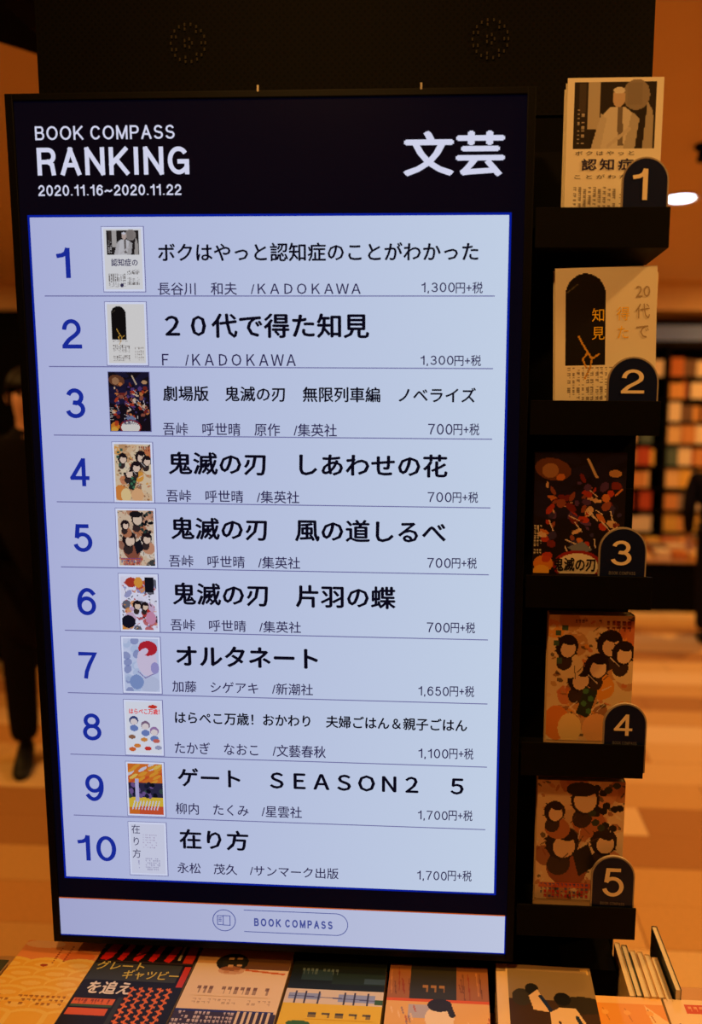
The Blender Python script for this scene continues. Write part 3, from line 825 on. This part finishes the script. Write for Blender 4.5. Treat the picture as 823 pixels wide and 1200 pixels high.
# numbered plaques
NAVY = mat('navy_plaque', (15, 26, 66), .4, spec=.25)
RIMA = mat('clear_acrylic_rim', (176, 164, 150), .2, spec=.5)
NUMI = mat('plaque_cream', (250, 236, 205), .5)
def tomb(x0, x1, z0, z1, n=20):
    r = (x1 - x0) / 2; cx = (x0 + x1) / 2
    pts = [(x0, z0), (x1, z0)]
    for i in range(n + 1):
        t = math.pi * i / n
        pts.append((cx + r * math.cos(t), z1 - r + r * math.sin(t)))
    return pts
TG = [(728, 783, 184), (711, 771, 418), (701, 757, 618), (706, 757, 824), (692, 743, 1003)]
GL = [((741, 759), (198, 235)), ((728, 755), (433, 461)), ((716, 740), (633, 662)), ((719, 741), (836, 861)), ((706, 731), (1016, 1049))]
for i, (xa, xb, yt) in enumerate(TG):
    yl = D + .0062
    z0 = LED_Z[i] + .0006
    x0 = at(xa, yt + 50, yl).x; x1 = at(xb, yt + 50, yl).x; z1 = at((xa + xb) / 2, yt, yl).z
    cx = (x0 + x1) / 2
    t = empty('number_plaque', (cx, yl - D, z0), 0, 'arched navy plaque with the numeral ' + ['one on the topmost ledge', 'two on the second ledge from the top', 'three on the middle ledge', 'four on the second ledge from the bottom', 'five on the lowest ledge'][i], 'sign', 'numbered plaques on the ledges')
    hw = (x1 - x0) / 2; H = z1 - z0
    obj('rim', prism_xz(tomb(-hw, hw, 0, H), -.0012, .0030), RIMA, t)
    pl = obj('plate', prism_xz(tomb(-hw + .0022, hw - .0022, 0, H - .0022), -.0020, .0025), NAVY, t)
    (ga, gb), (gt, gbm) = GL[i]
    u0 = at(ga, (gt + gbm) / 2, yl).x - cx; u1 = at(gb, (gt + gbm) / 2, yl).x - cx; v1 = at(ga, gt, yl).z - z0; v0 = at(ga, gbm, yl).z - z0
    text_box('numeral', str(i + 1), u0, u1, v0, v1, -.0025, NUMI, pl, sw=.125)
    if i >= 2:
        text_box('plaque_lettering', 'BOOK COMPASS', -hw * .55, hw * .55, v0 - .0135, v0 - .0085, -.0025, mat('plaque_grey', (120, 120, 128), .5), pl, sw=.15)

# ================================================================ TABLE WITH THE FRONT ROW
ZT = CAMH - .95       # table top
ZB = CAMH - .85       # top of the book stacks
TW = mat('pale_wood_table', (205, 160, 112), .5, noise=.12, nscale=12)
tb = empty('book_table', (-.16, -.16, 0), 0, 'low wooden table under the front row of books', 'table')
obj('table_top', box((-.84, -.20, ZT - .04), (.62, .275, ZT), .003), TW, tb)
obj('apron', box((-.80, -.17, ZT - .14), (.58, .24, ZT - .04)), TW, tb)
for sx in (-.80, .52):
    for sy in (-.17, .19):
        obj('leg', box((sx, sy, 0), (sx + .06, sy + .06, ZT - .04), .003), TW, tb)

def cov_A(w, h):
    a = Art(w, h, (238, 196, 150))
    a.rect(0, 0, 1, .30, (232, 150, 92)); a.ell(.25, .05, .25, .06, (240, 190, 150)); a.ell(.75, .22, .22, .07, (226, 120, 60), 0, .8)
    for j, yy in enumerate([.32, .45, .58, .71, .86, 1.0]):
        for k in range(-1, 4):
            cx = k * .42 + (.21 if j % 2 else 0)
            a.ell(cx, yy + .03, .26, .10, (244, 205, 96)); a.ell(cx, yy + .055, .24, .09, (240, 186, 66)); a.ell(cx, yy + .03, .12, .03, (248, 216, 120), 0, .6)
    for i in range(8):
        a.ell(.62, .08 + .03 * i, .014, .011, (150, 60, 34)); a.ell(.50, .11 + .03 * i, .014, .010, (150, 60, 34))
    a.ell(.42, .36, .045, .02, (170, 70, 40))
    a.marks(.05, .76, .95, .90, 14, 3, (150, 84, 40), 4)
    return a
def cov_B(w, h):
    a = Art(w, h, (24, 18, 18))
    for k, (x, s) in enumerate([(.02, .16), (.20, .12), (.36, .13), (.52, .12), (.68, .13)]):
        a.poly([(x + .05, 0), (x + s, 0), (x + s - .04, .19), (x + s * .5, .235), (x, .22)], (206, 34, 22))
    a.line(.38, .17, .5, .1, .01, (30, 18, 18)); a.rect(.82, 0, .85, .2, (190, 180, 150)); a.rect(.88, 0, .98, .24, (190, 52, 30)); a.rect(.0, .235, 1, .255, (60, 44, 36))
    a.rect(.0, .27, .9, .47, (62, 66, 58)); a.rect(.93, .28, .99, .52, (205, 60, 36))
    rd = random.Random(3)
    a.rect(.02, .68, .42, .75, (226, 110, 50)); a.rect(.02, .79, .40, .86, (222, 96, 46)); a.rect(.02, .75, .42, .775, (60, 90, 50))
    a.marks(.03, .685, .41, .745, 12, 1, (140, 50, 24), 3)
    for k in range(5):
        x = .50 + .09 * k
        for j in range(7):
            a.line(x, .55 + .06 * j, x + .05, .565 + .06 * j + rd.random() * .02, .011, (232, 118, 50)); a.line(x + .02, .54 + .06 * j, x + .03, .59 + .06 * j, .008, (232, 118, 50))
    a.rect(.44, .66, .48, 1, (60, 66, 60), .6)
    return a
def cov_C(w, h):
    a = Art(w, h, (240, 214, 172))
    a.rect(0, 0, 1, .19, (206, 160, 108)); a.rect(.36, .0, .98, .06, (214, 160, 100)); a.rect(.5, .11, 1, .25, (110, 76, 50)); a.ell(.38, .17, .17, .11, (34, 36, 34))
    a.rect(.28, .09, .5, .24, (44, 42, 38))
    for x, y in [(.33, .11), (.42, .10), (.35, .2), (.44, .19), (.33, .27), (.43, .26)]: a.rect(x, y, x + .05, y + .03, (205, 165, 120))
    a.ell(.4, .27, .14, .05, (200, 130, 80), 0, .6)
    a.line(.55, .26, .96, .29, .012, (214, 110, 50))
    a.marks(.12, .60, .92, .665, 16, 2, (150, 110, 84), 3, .5, .6)
    a.rect(0, .72, .97, 1, (36, 48, 120)); a.rect(0, .745, 1, 1, (60, 50, 70))
    a.marks(.0, .74, .6, 1.0, 15, 6, (220, 206, 206), 6, .8); 
    for k in range(6): a.rect(.62 + .06 * k, .73, .645 + .06 * k, 1, (228, 210, 180))
    return a
def cov_D(w, h):
    a = Art(w, h, (238, 200, 50))
    a.rect(0, 0, 1, .40, (26, 34, 28)); a.rect(.12, .17, .45, .29, (44, 66, 66)); a.rect(.45, .2, 1, .33, (36, 52, 40)); a.rect(.78, .25, 1, .31, (60, 84, 96))
    a.marks(.1, .14, .5, .24, 9, 1, (110, 130, 120), 3, .6)
    a.rect(0, .40, 1, .56, (226, 214, 196)); a.rect(.04, .44, .36, .51, (150, 170, 215)); a.rect(.55, .44, .92, .53, (150, 170, 220)); a.line(.04, .475, .95, .50, .006, (90, 100, 160))
    for x in (.1, .2, .34, .6, .7, .84): a.rect(x, .42, x + .015, .56, (60, 60, 90))
    a.rect(.92, .49, 1, .54, (60, 100, 60))
    a.ell(.2, .86, .13, .11, (40, 30, 24)); a.ell(.16, .92, .1, .09, (226, 150, 100)); a.ell(.2, .77, .12, .03, (60, 110, 50))
    a.ell(.85, .98, .2, .1, (120, 150, 60))
    return a
def cov_E(w, h):
    a = Art(w, h, (238, 186, 110)); rd = random.Random(8)
    a.rect(0, 0, 1, .40, (166, 106, 60))
    for i in range(16): a.rect(rd.random() * .95, .0, 0, 0, (0, 0, 0))
    for i in range(26):
        x = rd.random(); a.line(x, .02 + .2 * rd.random(), x + .02, .3 + .1 * rd.random(), .006, rd.choice([(120, 70, 40), (205, 140, 80), (150, 60, 30)]), .8)
    a.rect(.22, .0, .68, .40, (56, 54, 44)); a.rect(0, .40, 1, .43, (226, 96, 40))
    a.marks(.33, .22, .58, .33, 3, 1, (180, 130, 70), 3, .9, 1)
    a.rect(.22, .46, .45, .6, (190, 184, 196)); a.ell(.52, .60, .14, .13, (248, 226, 190)); a.ell(.52, .46, .12, .07, (44, 36, 34)); a.line(.6, .44, .64, .56, .03, (44, 36, 34))
    a.ell(.5, .86, .34, .18, (240, 186, 50))
    for i in range(40):
        x, y = rd.random(), .44 + .5 * rd.random()
        if .3 < x < .72: continue
        a.line(x, y, x + .02, y + .06, .008, rd.choice([(206, 120, 60), (246, 210, 160), (190, 90, 60), (150, 120, 130)]), .8)
    return a
def cov_F(w, h):
    a = Art(w, h, (150, 128, 92))
    a.rect(0, 0, .12, 1, (240, 206, 150)); a.rect(.12, 0, 1, .07, (168, 140, 100))
    a.rect(.12, .42, 1, .80, (70, 50, 36)); a.ell(.25, .40, .10, .10, (60, 56, 46)); a.ell(.85, .46, .25, .10, (50, 44, 36))
    a.ell(.36, .30, .07, .07, (34, 34, 34)); a.poly([(.32, .38), (.42, .30), (.52, .56), (.36, .54)], (236, 200, 150)); a.line(.44, .38, .54, .56, .02, (30, 50, 90))
    a.ell(.66, .40, .085, .075, (26, 26, 28)); a.poly([(.52, .56), (.62, .50), (.78, .50), (.9, .75), (.92, 1), (.5, 1)], (240, 208, 160))
    a.line(.6, .66, .72, .9, .012, (60, 40, 30)); a.line(.78, .6, .86, .82, .02, (40, 56, 80))
    a.rect(.25, .76, .5, .80, (150, 200, 60)); a.rect(.12, .80, .5, 1, (190, 200, 210)); a.rect(.25, .86, .5, 1, (50, 50, 50))
    a.marks(.86, .0, 1, .1, 1, 1, (240, 200, 120), 3, .9, 1)
    return a
def cov_G(w, h):
    a = Art(w, h, (236, 164, 76))
    a.rect(0, 0, 1, .09, (246, 200, 130)); a.poly([(.72, .1), (1, .3), (1, 1), (.9, 1)], (246, 214, 160))
    for x in (.1, .42, .75): a.line(x, .15, x + .06, .30, .008, (200, 130, 50)); a.ell(x + .02, .2, .05, .03, (244, 186, 100), .5)
    return a
def cov_H(w, h):
    a = Art(w, h, (240, 214, 176))
    a.rect(.22, .06, .72, .17, (206, 90, 50)); a.marks(.24, .07, .7, .16, 7, 1, (236, 180, 130), 3); a.rect(.62, .17, .75, .24, (206, 90, 50))
    a.ell(.5, .45, .24, .12, (214, 150, 120)); a.ell(.5, .45, .16, .07, (190, 110, 110), 0, .6); a.line(.1, .3, .4, .5, .01, (130, 110, 140)); a.rect(.9, .2, 1, .35, (40, 110, 90))
    return a
def cov_Z(w, h):
    a = Art(w, h, (60, 66, 56)); a.marks(.1, .1, .9, .5, 8, 5, (220, 210, 190), 3)
    return a

SHORT = dict(cov_A='orange scalloped book', cov_B='black and red book', cov_C='cream book with the oval picture', cov_D='yellow book with the dark top',
             cov_E='tan book', cov_F='painted scene book', cov_G='plain orange book', cov_H='cream book with red print', cov_Z='dark patterned book at the left end')
FR = [
 # x0, x1, back y, depth, art, label, spine, z offset, rz
 (-.674, -.547, .026, .185, cov_A, 'orange book with overlapping yellow scallops in the front row', (240, 190, 110), 0, 0),
 (-.545, -.392, .030, .215, cov_B, 'black and red book with a white and green title, second full cover from the left', (26, 20, 20), 0, 0),
 (-.389, -.243, .026, .215, cov_C, 'cream book with a dark oval picture and a blue lower band in the front row', (236, 206, 160), 0, 0),
 (-.238, -.094, .018, .215, cov_D, 'yellow book with a dark upper half and pale blue strip in the front row', (230, 196, 60), 0, 0),
 (-.089, .060, .009, .215, cov_E, 'tan book with a dark square and a pale round shape below the screen corner', (190, 120, 66), 0, 0),
 (.069, .212, .014, .205, cov_F, 'book with a painted scene of two dark-haired people before the column foot', (236, 204, 150), .004, -.02),
 (.214, .312, -.032, .19, cov_G, 'plain orange book lying right of the painted one', (238, 180, 100), -.004, 0),
 (.315, .44, -.034, .19, cov_H, 'cream book with red print at the right edge of the front row', (240, 214, 176), -.003, 0),
 (-.825, -.690, -.005, .19, cov_Z, 'dark patterned book at the left edge of the front row', (70, 70, 60), -.012, 0),
]
for (x0, x1, yb, dp, art, lab, spn, dz, rz) in FR:
    th = .022
    top = ZB + dz
    cx = (x0 + x1) / 2; w_ = x1 - x0
    # stack below
    hgt = top - th - ZT; n = 3; th2 = hgt / n - .0004
    for k in range(n):
        book('paperback_book', (cx + random.uniform(-.001, .001), yb - dp, ZT + .0002 + k * (hgt / n)), w_, dp, th2, None,
             'spare copy in the stack under the ' + SHORT[art.__name__], 'book', 'stacked copies under the front row covers', (0, 0, rz), spn, lying=True)
    t = book('paperback_book', (cx, yb - dp, top - th), w_, dp, th, art, lab, 'book', 'front row covers on the table', (0, 0, rz), spn, lying=True, res=110)
    if art is cov_B:
        hw = w_ / 2
        text_box('cover_lettering', 'グレート', -hw * .92, hw * .05, dp * .715, dp * .80, th + .0009, mat('yellow_green_ink', (214, 196, 96), .5), t, .02, flat=True)
        text_box('cover_lettering', 'ギャツビー', -hw * .30, hw * .82, dp * .635, dp * .725, th + .0009, mat('yellow_green_ink', (214, 196, 96), .5), t, .02, flat=True)
        text_box('cover_lettering', 'を追え', -hw * .84, hw * .02, dp * .49, dp * .61, th + .0009, WHITEP, t, .035, flat=True)
    if art is cov_C:
        hw = w_ / 2
        text_box('cover_lettering', 'ノル川へヒル川んで', -hw * .75, hw * .72, dp * .51, dp * .60, th + .0009, mat('brown_ink', (120, 84, 60), .5), t, 0, flat=True) if False else None
        b = Art(100, 20, (240, 214, 172)); b.marks(.0, .1, 1, .9, 12, 1, (110, 70, 60), 21, .8, .9)
        link_mesh('title_print', b.mesh('title_print', -hw * .78, hw * .75, dp * .54, dp * .65, th + .0008, True), print_mat(), t)
    if art is cov_D:
        hw = w_ / 2
        b = Art(100, 20, (238, 200, 50)); b.marks(.0, .1, 1, .9, 5, 1, (60, 60, 60), 22, .9, 1)
        link_mesh('title_print', b.mesh('title_print', -hw * .5, hw * .85, dp * .42, dp * .49, th + .0008, True), print_mat(), t)

# upright books behind the right end
UP = [(.268, .085, .115, -.003, (236, 206, 150)), (.278, .078, .108, -.002, (60, 84, 60)), (.288, .064, .098, 0, (238, 208, 160)), (.2985, .060, .094, .001, (240, 210, 160)),
      (.309, .056, .090, 0, (232, 200, 150)), (.320, .052, .090, -.002, (236, 206, 156)), (.332, .105, .140, .014, (34, 50, 54))]
for k, (x, yb, ln, dz, c) in enumerate(UP):
    t = empty('upright_book', (x, yb - ln, ZT), 0,
              ['slim book standing on edge nearest the column foot', 'dark green book standing on edge second from the column foot', 'cream book standing on edge third from the column foot',
               'cream book standing on edge fourth from the column foot', 'cream book standing on edge fifth from the column foot', 'cream book standing on edge sixth from the column foot',
               'tall dark covered book standing on edge at the right end of the upright row'][k], 'book', 'upright books right of the column foot')
    H = ZB - ZT + dz; th = .0088
    cm = mat('upright_cover_%d' % k, c, .5)
    b = bmesh.new(); bx(b, (0, 0, 0), (.0007, ln, H)); bx(b, (th - .0007, 0, 0), (th, ln, H)); bx(b, (.0007, ln - .0007, 0), (th - .0007, ln, H))
    obj('cover', b, cm, t)
    obj('page_block', box((.0007, .001, .001), (th - .0007, ln - .0007, H - .0015)), PAGES, t)

# ================================================================ FAR BOOKCASE, RIGHT
BKC = [(240, 200, 140), (232, 170, 96), (205, 120, 60), (246, 224, 186), (190, 80, 50), (150, 130, 110), (236, 190, 90), (120, 90, 70), (214, 150, 90), (90, 110, 100)]
BKM = [mat('far_book_%s' % n, c, .6) for n, c in zip(['buff', 'amber', 'rust', 'cream', 'red', 'grey', 'yellow', 'brown', 'tan', 'green'], BKC)]
BKN = ['buff', 'amber', 'rust', 'cream', 'red', 'grey', 'yellow', 'brown', 'tan', 'green']
far_me = []
for k, m in enumerate(BKM):
    b = bmesh.new(); bx(b, (0, 0, 0), (1, .02, 1)); bx(b, (.04, .02, .02), (.96, .13, .98)); bx(b, (0, .13, 0), (1, .15, 1))
    me = bpy.data.meshes.new('far_book'); bmesh.ops.recalc_face_normals(b, faces=b.faces); b.to_mesh(me); b.free(); me.materials.append(m); far_me.append(me)

def bookcase(x0, x1, y0, zs, ztop, label, where, group, bays, seed, cat='bookcase', wr=(.018, .05), face=.35):
    t = empty('bookcase', ((x0 + x1) / 2, y0, 0), 0, label, cat)
    cx = (x0 + x1) / 2
    obj('back_panel', box((x0 - cx, .30, 0), (x1 - cx, .32, ztop)), BLACK, t)
    bw_ = (x1 - x0) / bays
    for k in range(bays + 1):
        u = x0 - cx + k * bw_
        obj('upright', box((u - .016, 0, 0), (u + .016, .30, ztop)), BLACK, t)
    for z in zs:
        for k in range(bays):
            u = x0 - cx + k * bw_
            obj('shelf', box((u + .016, .01, z - .022), (u + bw_ - .016, .30, z)), BLACK, t)
    r = random.Random(seed)
    for zi, z in enumerate(zs):
        gap = (zs[zi + 1] if zi + 1 < len(zs) else ztop) - z - .03
        for k in range(bays):
            x = x0 + k * bw_ + .022; xe = x0 + (k + 1) * bw_ - .022
            while x < xe - .03:
                ww = r.uniform(.10, .125) if r.random() < face else r.uniform(*wr)
                if x + ww > xe: break
                hh = min(gap, r.uniform(.13, .175))
                ci = r.choice([0, 0, 1, 1, 2, 3, 3, 3, 4, 5, 6, 7, 8, 8, 9])
                o = bpy.data.objects.new('shelved_book', far_me[ci]); COL.objects.link(o)
                o.location = (x, y0 + .02 + r.random() * .02, z + .0003); o.scale = (ww - .002, 1, hh)
                tag(o, '%s book %s' % (BKN[ci], where), 'book', group + ', ' + BKN[ci])
                x += ww
                if r.random() < .08: x += r.uniform(.02, .06)

YF = 6.8 - D
zsh = [at(790, y, 6.8).z for y in (650, 624, 598, 572, 546, 520, 494, 467, 441)]
bcx = at(780, 520, 6.8).x
bookcase(bcx - .62, bcx + 1.24, YF, zsh, at(800, 404, 6.8).z, 'tall black bookcase full of books against the far right wall', 'on the far right bookcase', 'books on the far right bookcase', 3, 3, face=.6)
sgn = empty('hanging_sign', (bcx + .3, YF - .02, at(800, 400, 6.8).z + .004), 0, 'grey blue sign strip above the far right bookcase', 'sign')
obj('sign_panel', box((-.95, 0, 0), (.95, .03, at(800, 382, 6.8).z - at(800, 400, 6.8).z), .002), mat('blue_grey_sign', (120, 150, 235), .5), sgn)
obj('sign_mount', box((-.9, .03, .0), (.9, .05, .1)), BLACK, sgn)
for sx in (-.8, .8):
    obj('hanger', box((sx - .01, .035, .10), (sx + .01, .045, at(800, 364, 6.8).z - at(800, 400, 6.8).z - .004)), BLACK, sgn)

# low plinth table in front
yp = onz(790, 718, 0).y; zp = at(790, 657, yp + D).z
pt = empty('low_plinth', (bcx + .6, yp, 0), 0, 'low black plinth table stacked with books in front of the far bookcase', 'table')
obj('plinth_body', box((-1.7, .01, 0), (1.3, .52, zp - .02)), BLACK, pt)
obj('plinth_top', box((-1.7, 0, zp - .02), (1.3, .53, zp), .002), TW, pt)
r = random.Random(12); x = bcx - .6; k = 0
while x < bcx + .9:
    for row in range(3):
        nst = r.randint(1, 3) + (0, 1, 3)[row]
        for s_ in range(nst):
            ci = r.choice([0, 1, 3, 3, 6, 8, 2, 5])
            o = bpy.data.objects.new('piled_book', far_me[ci]); COL.objects.link(o)
            # lie the shared mesh down: cover up
            o.rotation_euler = (math.radians(-90), 0, 0)
            o.scale = (.115, .14, .15)
            o.location = (x, yp + .03 + row * .165, zp + .0215 * (s_ + 1))
            tag(o, '%s book lying in the piles on the far low plinth' % BKN[ci], 'book', 'books piled on the far low plinth, ' + BKN[ci])
    x += .135

# ================================================================ LEFT SHELF UNIT
yl_ = 4.3 - D
zl = [at(5, y, 4.3).z for y in (735, 672, 612)]
xle = at(14, 640, 4.3).x
bookcase(xle - .9, xle, yl_, zl, at(5, 560, 4.3).z, 'low black bookcase with three rows of books at the far left edge', 'on the low left bookcase', 'books on the low left bookcase', 1, 21, wr=(.05, .09), face=.7)
lc = empty('dark_cabinet', (-4.3, 6.8 - D, 0), 0, 'dark tall cabinet against the back wall at the far left', 'cabinet')
obj('body', box((-1.6, 0, 0), (1.6, .35, 2.45)), BLACK, lc)
for k in range(4): obj('door', box((-1.58 + .79 * k, -.02, .05), (-.81 + .79 * k, -.001, 2.40), .003), BLACK, lc)

# ================================================================ PEOPLE
def skin_obj(name, chains, m, parent, sub=2):
    """chains: list of (points, radii, root index or None); grown by a Skin modifier into one surface"""
    vs, es, rs = [], [], []
    idx = {}
    def key(p): return (round(p[0], 4), round(p[1], 4), round(p[2], 4))
    for pts, rad in chains:
        prev = None
        for p_, r_ in zip(pts, rad):
            k_ = key(p_)
            if k_ not in idx:
                idx[k_] = len(vs); vs.append(p_); rs.append(r_ if isinstance(r_, tuple) else (r_, r_))
            if prev is not None and prev != idx[k_]: es.append((prev, idx[k_]))
            prev = idx[k_]
    me = bpy.data.meshes.new(name); me.from_pydata(vs, es, [])
    o = bpy.data.objects.new(name + '_source', me); COL.objects.link(o)
    o.modifiers.new('skin', 'SKIN'); 
    sv = me.skin_vertices[0].data if me.skin_vertices else None
    if sv is None:
        bm = bmesh.new(); bm.from_mesh(me); bm.verts.layers.skin.verify(); bm.to_mesh(me); bm.free(); sv = me.skin_vertices[0].data
    for i, r_ in enumerate(rs):
        sv[i].radius = r_; sv[i].use_root = (i == 0)
    s_ = o.modifiers.new('sub', 'SUBSURF'); s_.levels = sub; s_.render_levels = sub
    dg = bpy.context.evaluated_depsgraph_get()
    m2 = bpy.data.meshes.new_from_object(o.evaluated_get(dg)); m2.name = name
    bpy.data.objects.remove(o); bpy.data.meshes.remove(me)
    for p_ in m2.polygons: p_.use_smooth = True
    return link_mesh(name, m2, m, parent)

SKIN = mat('skin', (214, 160, 128), .55, noise=.05)
HAIR = mat('dark_hair', (20, 15, 13), .6, spec=.2, noise=.3, nscale=120, bump=.4)
COAT = mat('dark_coat', (22, 18, 18), .85, spec=.08, noise=.25, nscale=60, bump=.3)
TROU = mat('dark_trousers', (20, 18, 20), .85, spec=.08, noise=.2, nscale=60, bump=.3)
SHOE = mat('black_shoe', (20, 20, 20), .5)
EYE = mat('eye_dark', (20, 14, 12), .3)

def person(loc, rz, H, lean, label, arm_fwd=.2, long_hair=False, fringe=.38):
    k = H / 1.72
    t = empty('person', loc, rz, label, 'person')
    hip = Vector((0, 0, .93 * k))
    def L(v):   # torso point, leaned forward (towards -y) about the hip
        v = Vector(v) * k - hip
        c_, s_ = math.cos(lean), math.sin(lean)
        q = Vector((v.x, v.y * c_ - v.z * s_, v.y * s_ + v.z * c_)) + hip
        return (q.x, q.y, q.z)
    def N(v): return (v[0] * k, v[1] * k, v[2] * k)
    K = lambda rr_: [tuple(c_ * k for c_ in q) if isinstance(q, tuple) else q * k for q in rr_]
    pel = N((0, 0, .93)); spine = L((0, 0, 1.12)); chest = L((0, -.01, 1.32)); neck = L((0, 0, 1.46)); nk2 = L((0, -.01, 1.52))
    h1_ = L((0, -.02, 1.59)); h2_ = L((0, -.015, 1.66))
    chains = [([pel, spine, chest, neck, nk2, h1_, h2_], K([(.13, .10), (.12, .095), (.145, .10), .055, .052, (.070, .085), (.068, .080)]))]
    sleeves = []; legs = []
    for s_ in (-1, 1):
        sh = L((.18 * s_, 0, 1.40)); el = L((.23 * s_, .01 - arm_fwd * .2, 1.14)); wr_ = L((.20 * s_, -.08 - arm_fwd, .96 + arm_fwd * .5)); pm = L((.195 * s_, -.10 - arm_fwd * 1.15, .90 + arm_fwd * .5))
        chains.append(([chest, sh, el, wr_, pm], K([(.145, .10), .052, .040, .026, (.034, .016)])))
        for j in range(4):
            off = (j - 1.5) * .017
            f1 = L((.195 * s_ + off, -.105 - arm_fwd * 1.2, .855 + arm_fwd * .5 - (.004 if j in (0, 3) else 0)))
            f2 = L((.193 * s_ + off, -.115 - arm_fwd * 1.2, .825 + arm_fwd * .5 + (.008 if j == 3 else 0)))
            chains.append(([pm, f1, f2], K([(.034, .016), .0085, .007])))
        th1 = L((.195 * s_ - .034 * s_, -.125 - arm_fwd * 1.15, .90 + arm_fwd * .5)); th2 = L((.195 * s_ - .042 * s_, -.135 - arm_fwd * 1.15, .872 + arm_fwd * .5))
        chains.append(([pm, th1, th2], K([(.034, .016), .010, .008])))
        kn = N((.10 * s_, -.01, .50)); an = N((.10 * s_, .02, .09)); hp = N((.095 * s_, 0, .86))
        chains.append(([pel, hp, kn, an], K([(.13, .10), .082, .056, .036])))
        legs.append(([pel, hp, kn, an], K([(.145, .12), .098, .075, .062])))
        sleeves.append(([chest, sh, el, wr_], K([(.165, .125), .070, .058, .044])))
        # shoe
        b = bmesh.new()
        prof = [(.075, .09, .032), (.04, .10, .036), (-.03, .075, .038), (-.10, .05, .042), (-.16, .038, .036), (-.185, .02, .02)]
        rings = []
        for (yy, hh, ww) in prof:
            rings.append([b.verts.new(((.10 * s_ + ww * math.cos(a_)) * k, yy * k, max(0, hh * .5 + hh * .5 * math.sin(a_)) * k)) for a_ in [2 * math.pi * q / 10 for q in range(10)]])
        for q in range(len(rings) - 1):
            for w_ in range(10): b.faces.new((rings[q][w_], rings[q][(w_ + 1) % 10], rings[q + 1][(w_ + 1) % 10], rings[q + 1][w_]))
        b.faces.new(rings[0][::-1]); b.faces.new(rings[-1])
        obj('shoe', b, SHOE, t, True)
    body = skin_obj('body', chains, SKIN, t)
    skirt = N((0, 0, .52))
    skin_obj('coat', [([pel, spine, chest, L((0, 0, 1.44)), L((0, .005, 1.52))], K([(.175, .145), (.155, .125), (.165, .125), (.085, .075), (.074, .074)])), ([pel, skirt], K([(.175, .145), (.19, .155)]))] + sleeves, COAT, t)
    skin_obj('trousers', legs, TROU, t)
    # hair: a cap wrapped round the skull, open at the face
    b = bmesh.new(); bmesh.ops.create_uvsphere(b, u_segments=20, v_segments=14, radius=1)
    kill = [v for v in b.verts if (v.co.y < -.45 and v.co.z < fringe) or v.co.z < (-1.1 if long_hair else -.62)]
    bmesh.ops.delete(b, geom=kill, context='VERTS')
    for v in b.verts:
        zz = 2.1 if (long_hair and v.co.z < 0) else 1.0
        q = L((v.co.x * .088, -.005 + v.co.y * .108, 1.635 + v.co.z * .112 * zz)); v.co = Vector(q)
    ho = obj('hair', b, HAIR, t, True)
    so = ho.modifiers.new('thick', 'SOLIDIFY'); so.thickness = .01
    # face details
    def blob(nm, c_, r3, m_):
        b = bmesh.new(); bmesh.ops.create_icosphere(b, subdivisions=2, radius=1)
        for v in b.verts: v.co = Vector(L((c_[0] + v.co.x * r3[0], c_[1] + v.co.y * r3[1], c_[2] + v.co.z * r3[2])))
        return obj(nm, b, m_, t, True)
    blob('nose', (0, -.108, 1.605), (.012, .018, .020), SKIN)
    blob('mouth', (0, -.098, 1.568), (.022, .008, .006), mat('lips', (170, 90, 80), .5))
    for s_ in (-1, 1):
        blob('eye', (.028 * s_, -.094, 1.632), (.011, .008, .006), EYE)
        blob('ear', (.078 * s_, -.01, 1.615), (.010, .018, .030), SKIN)
    return t

pl_ = at(37, 500, 3.25)
person((pl_.x, pl_.y, 0), math.radians(24), 1.75, .06, 'person in a long dark coat standing behind the left edge of the screen', .16, False, .02)
pr_ = onz(812, 752, 0)
person((pr_.x + .15, pr_.y, 0), math.radians(180 - 10), 1.50, .72, 'person in dark clothes leaning towards the far bookcase at the right edge', .25, True)
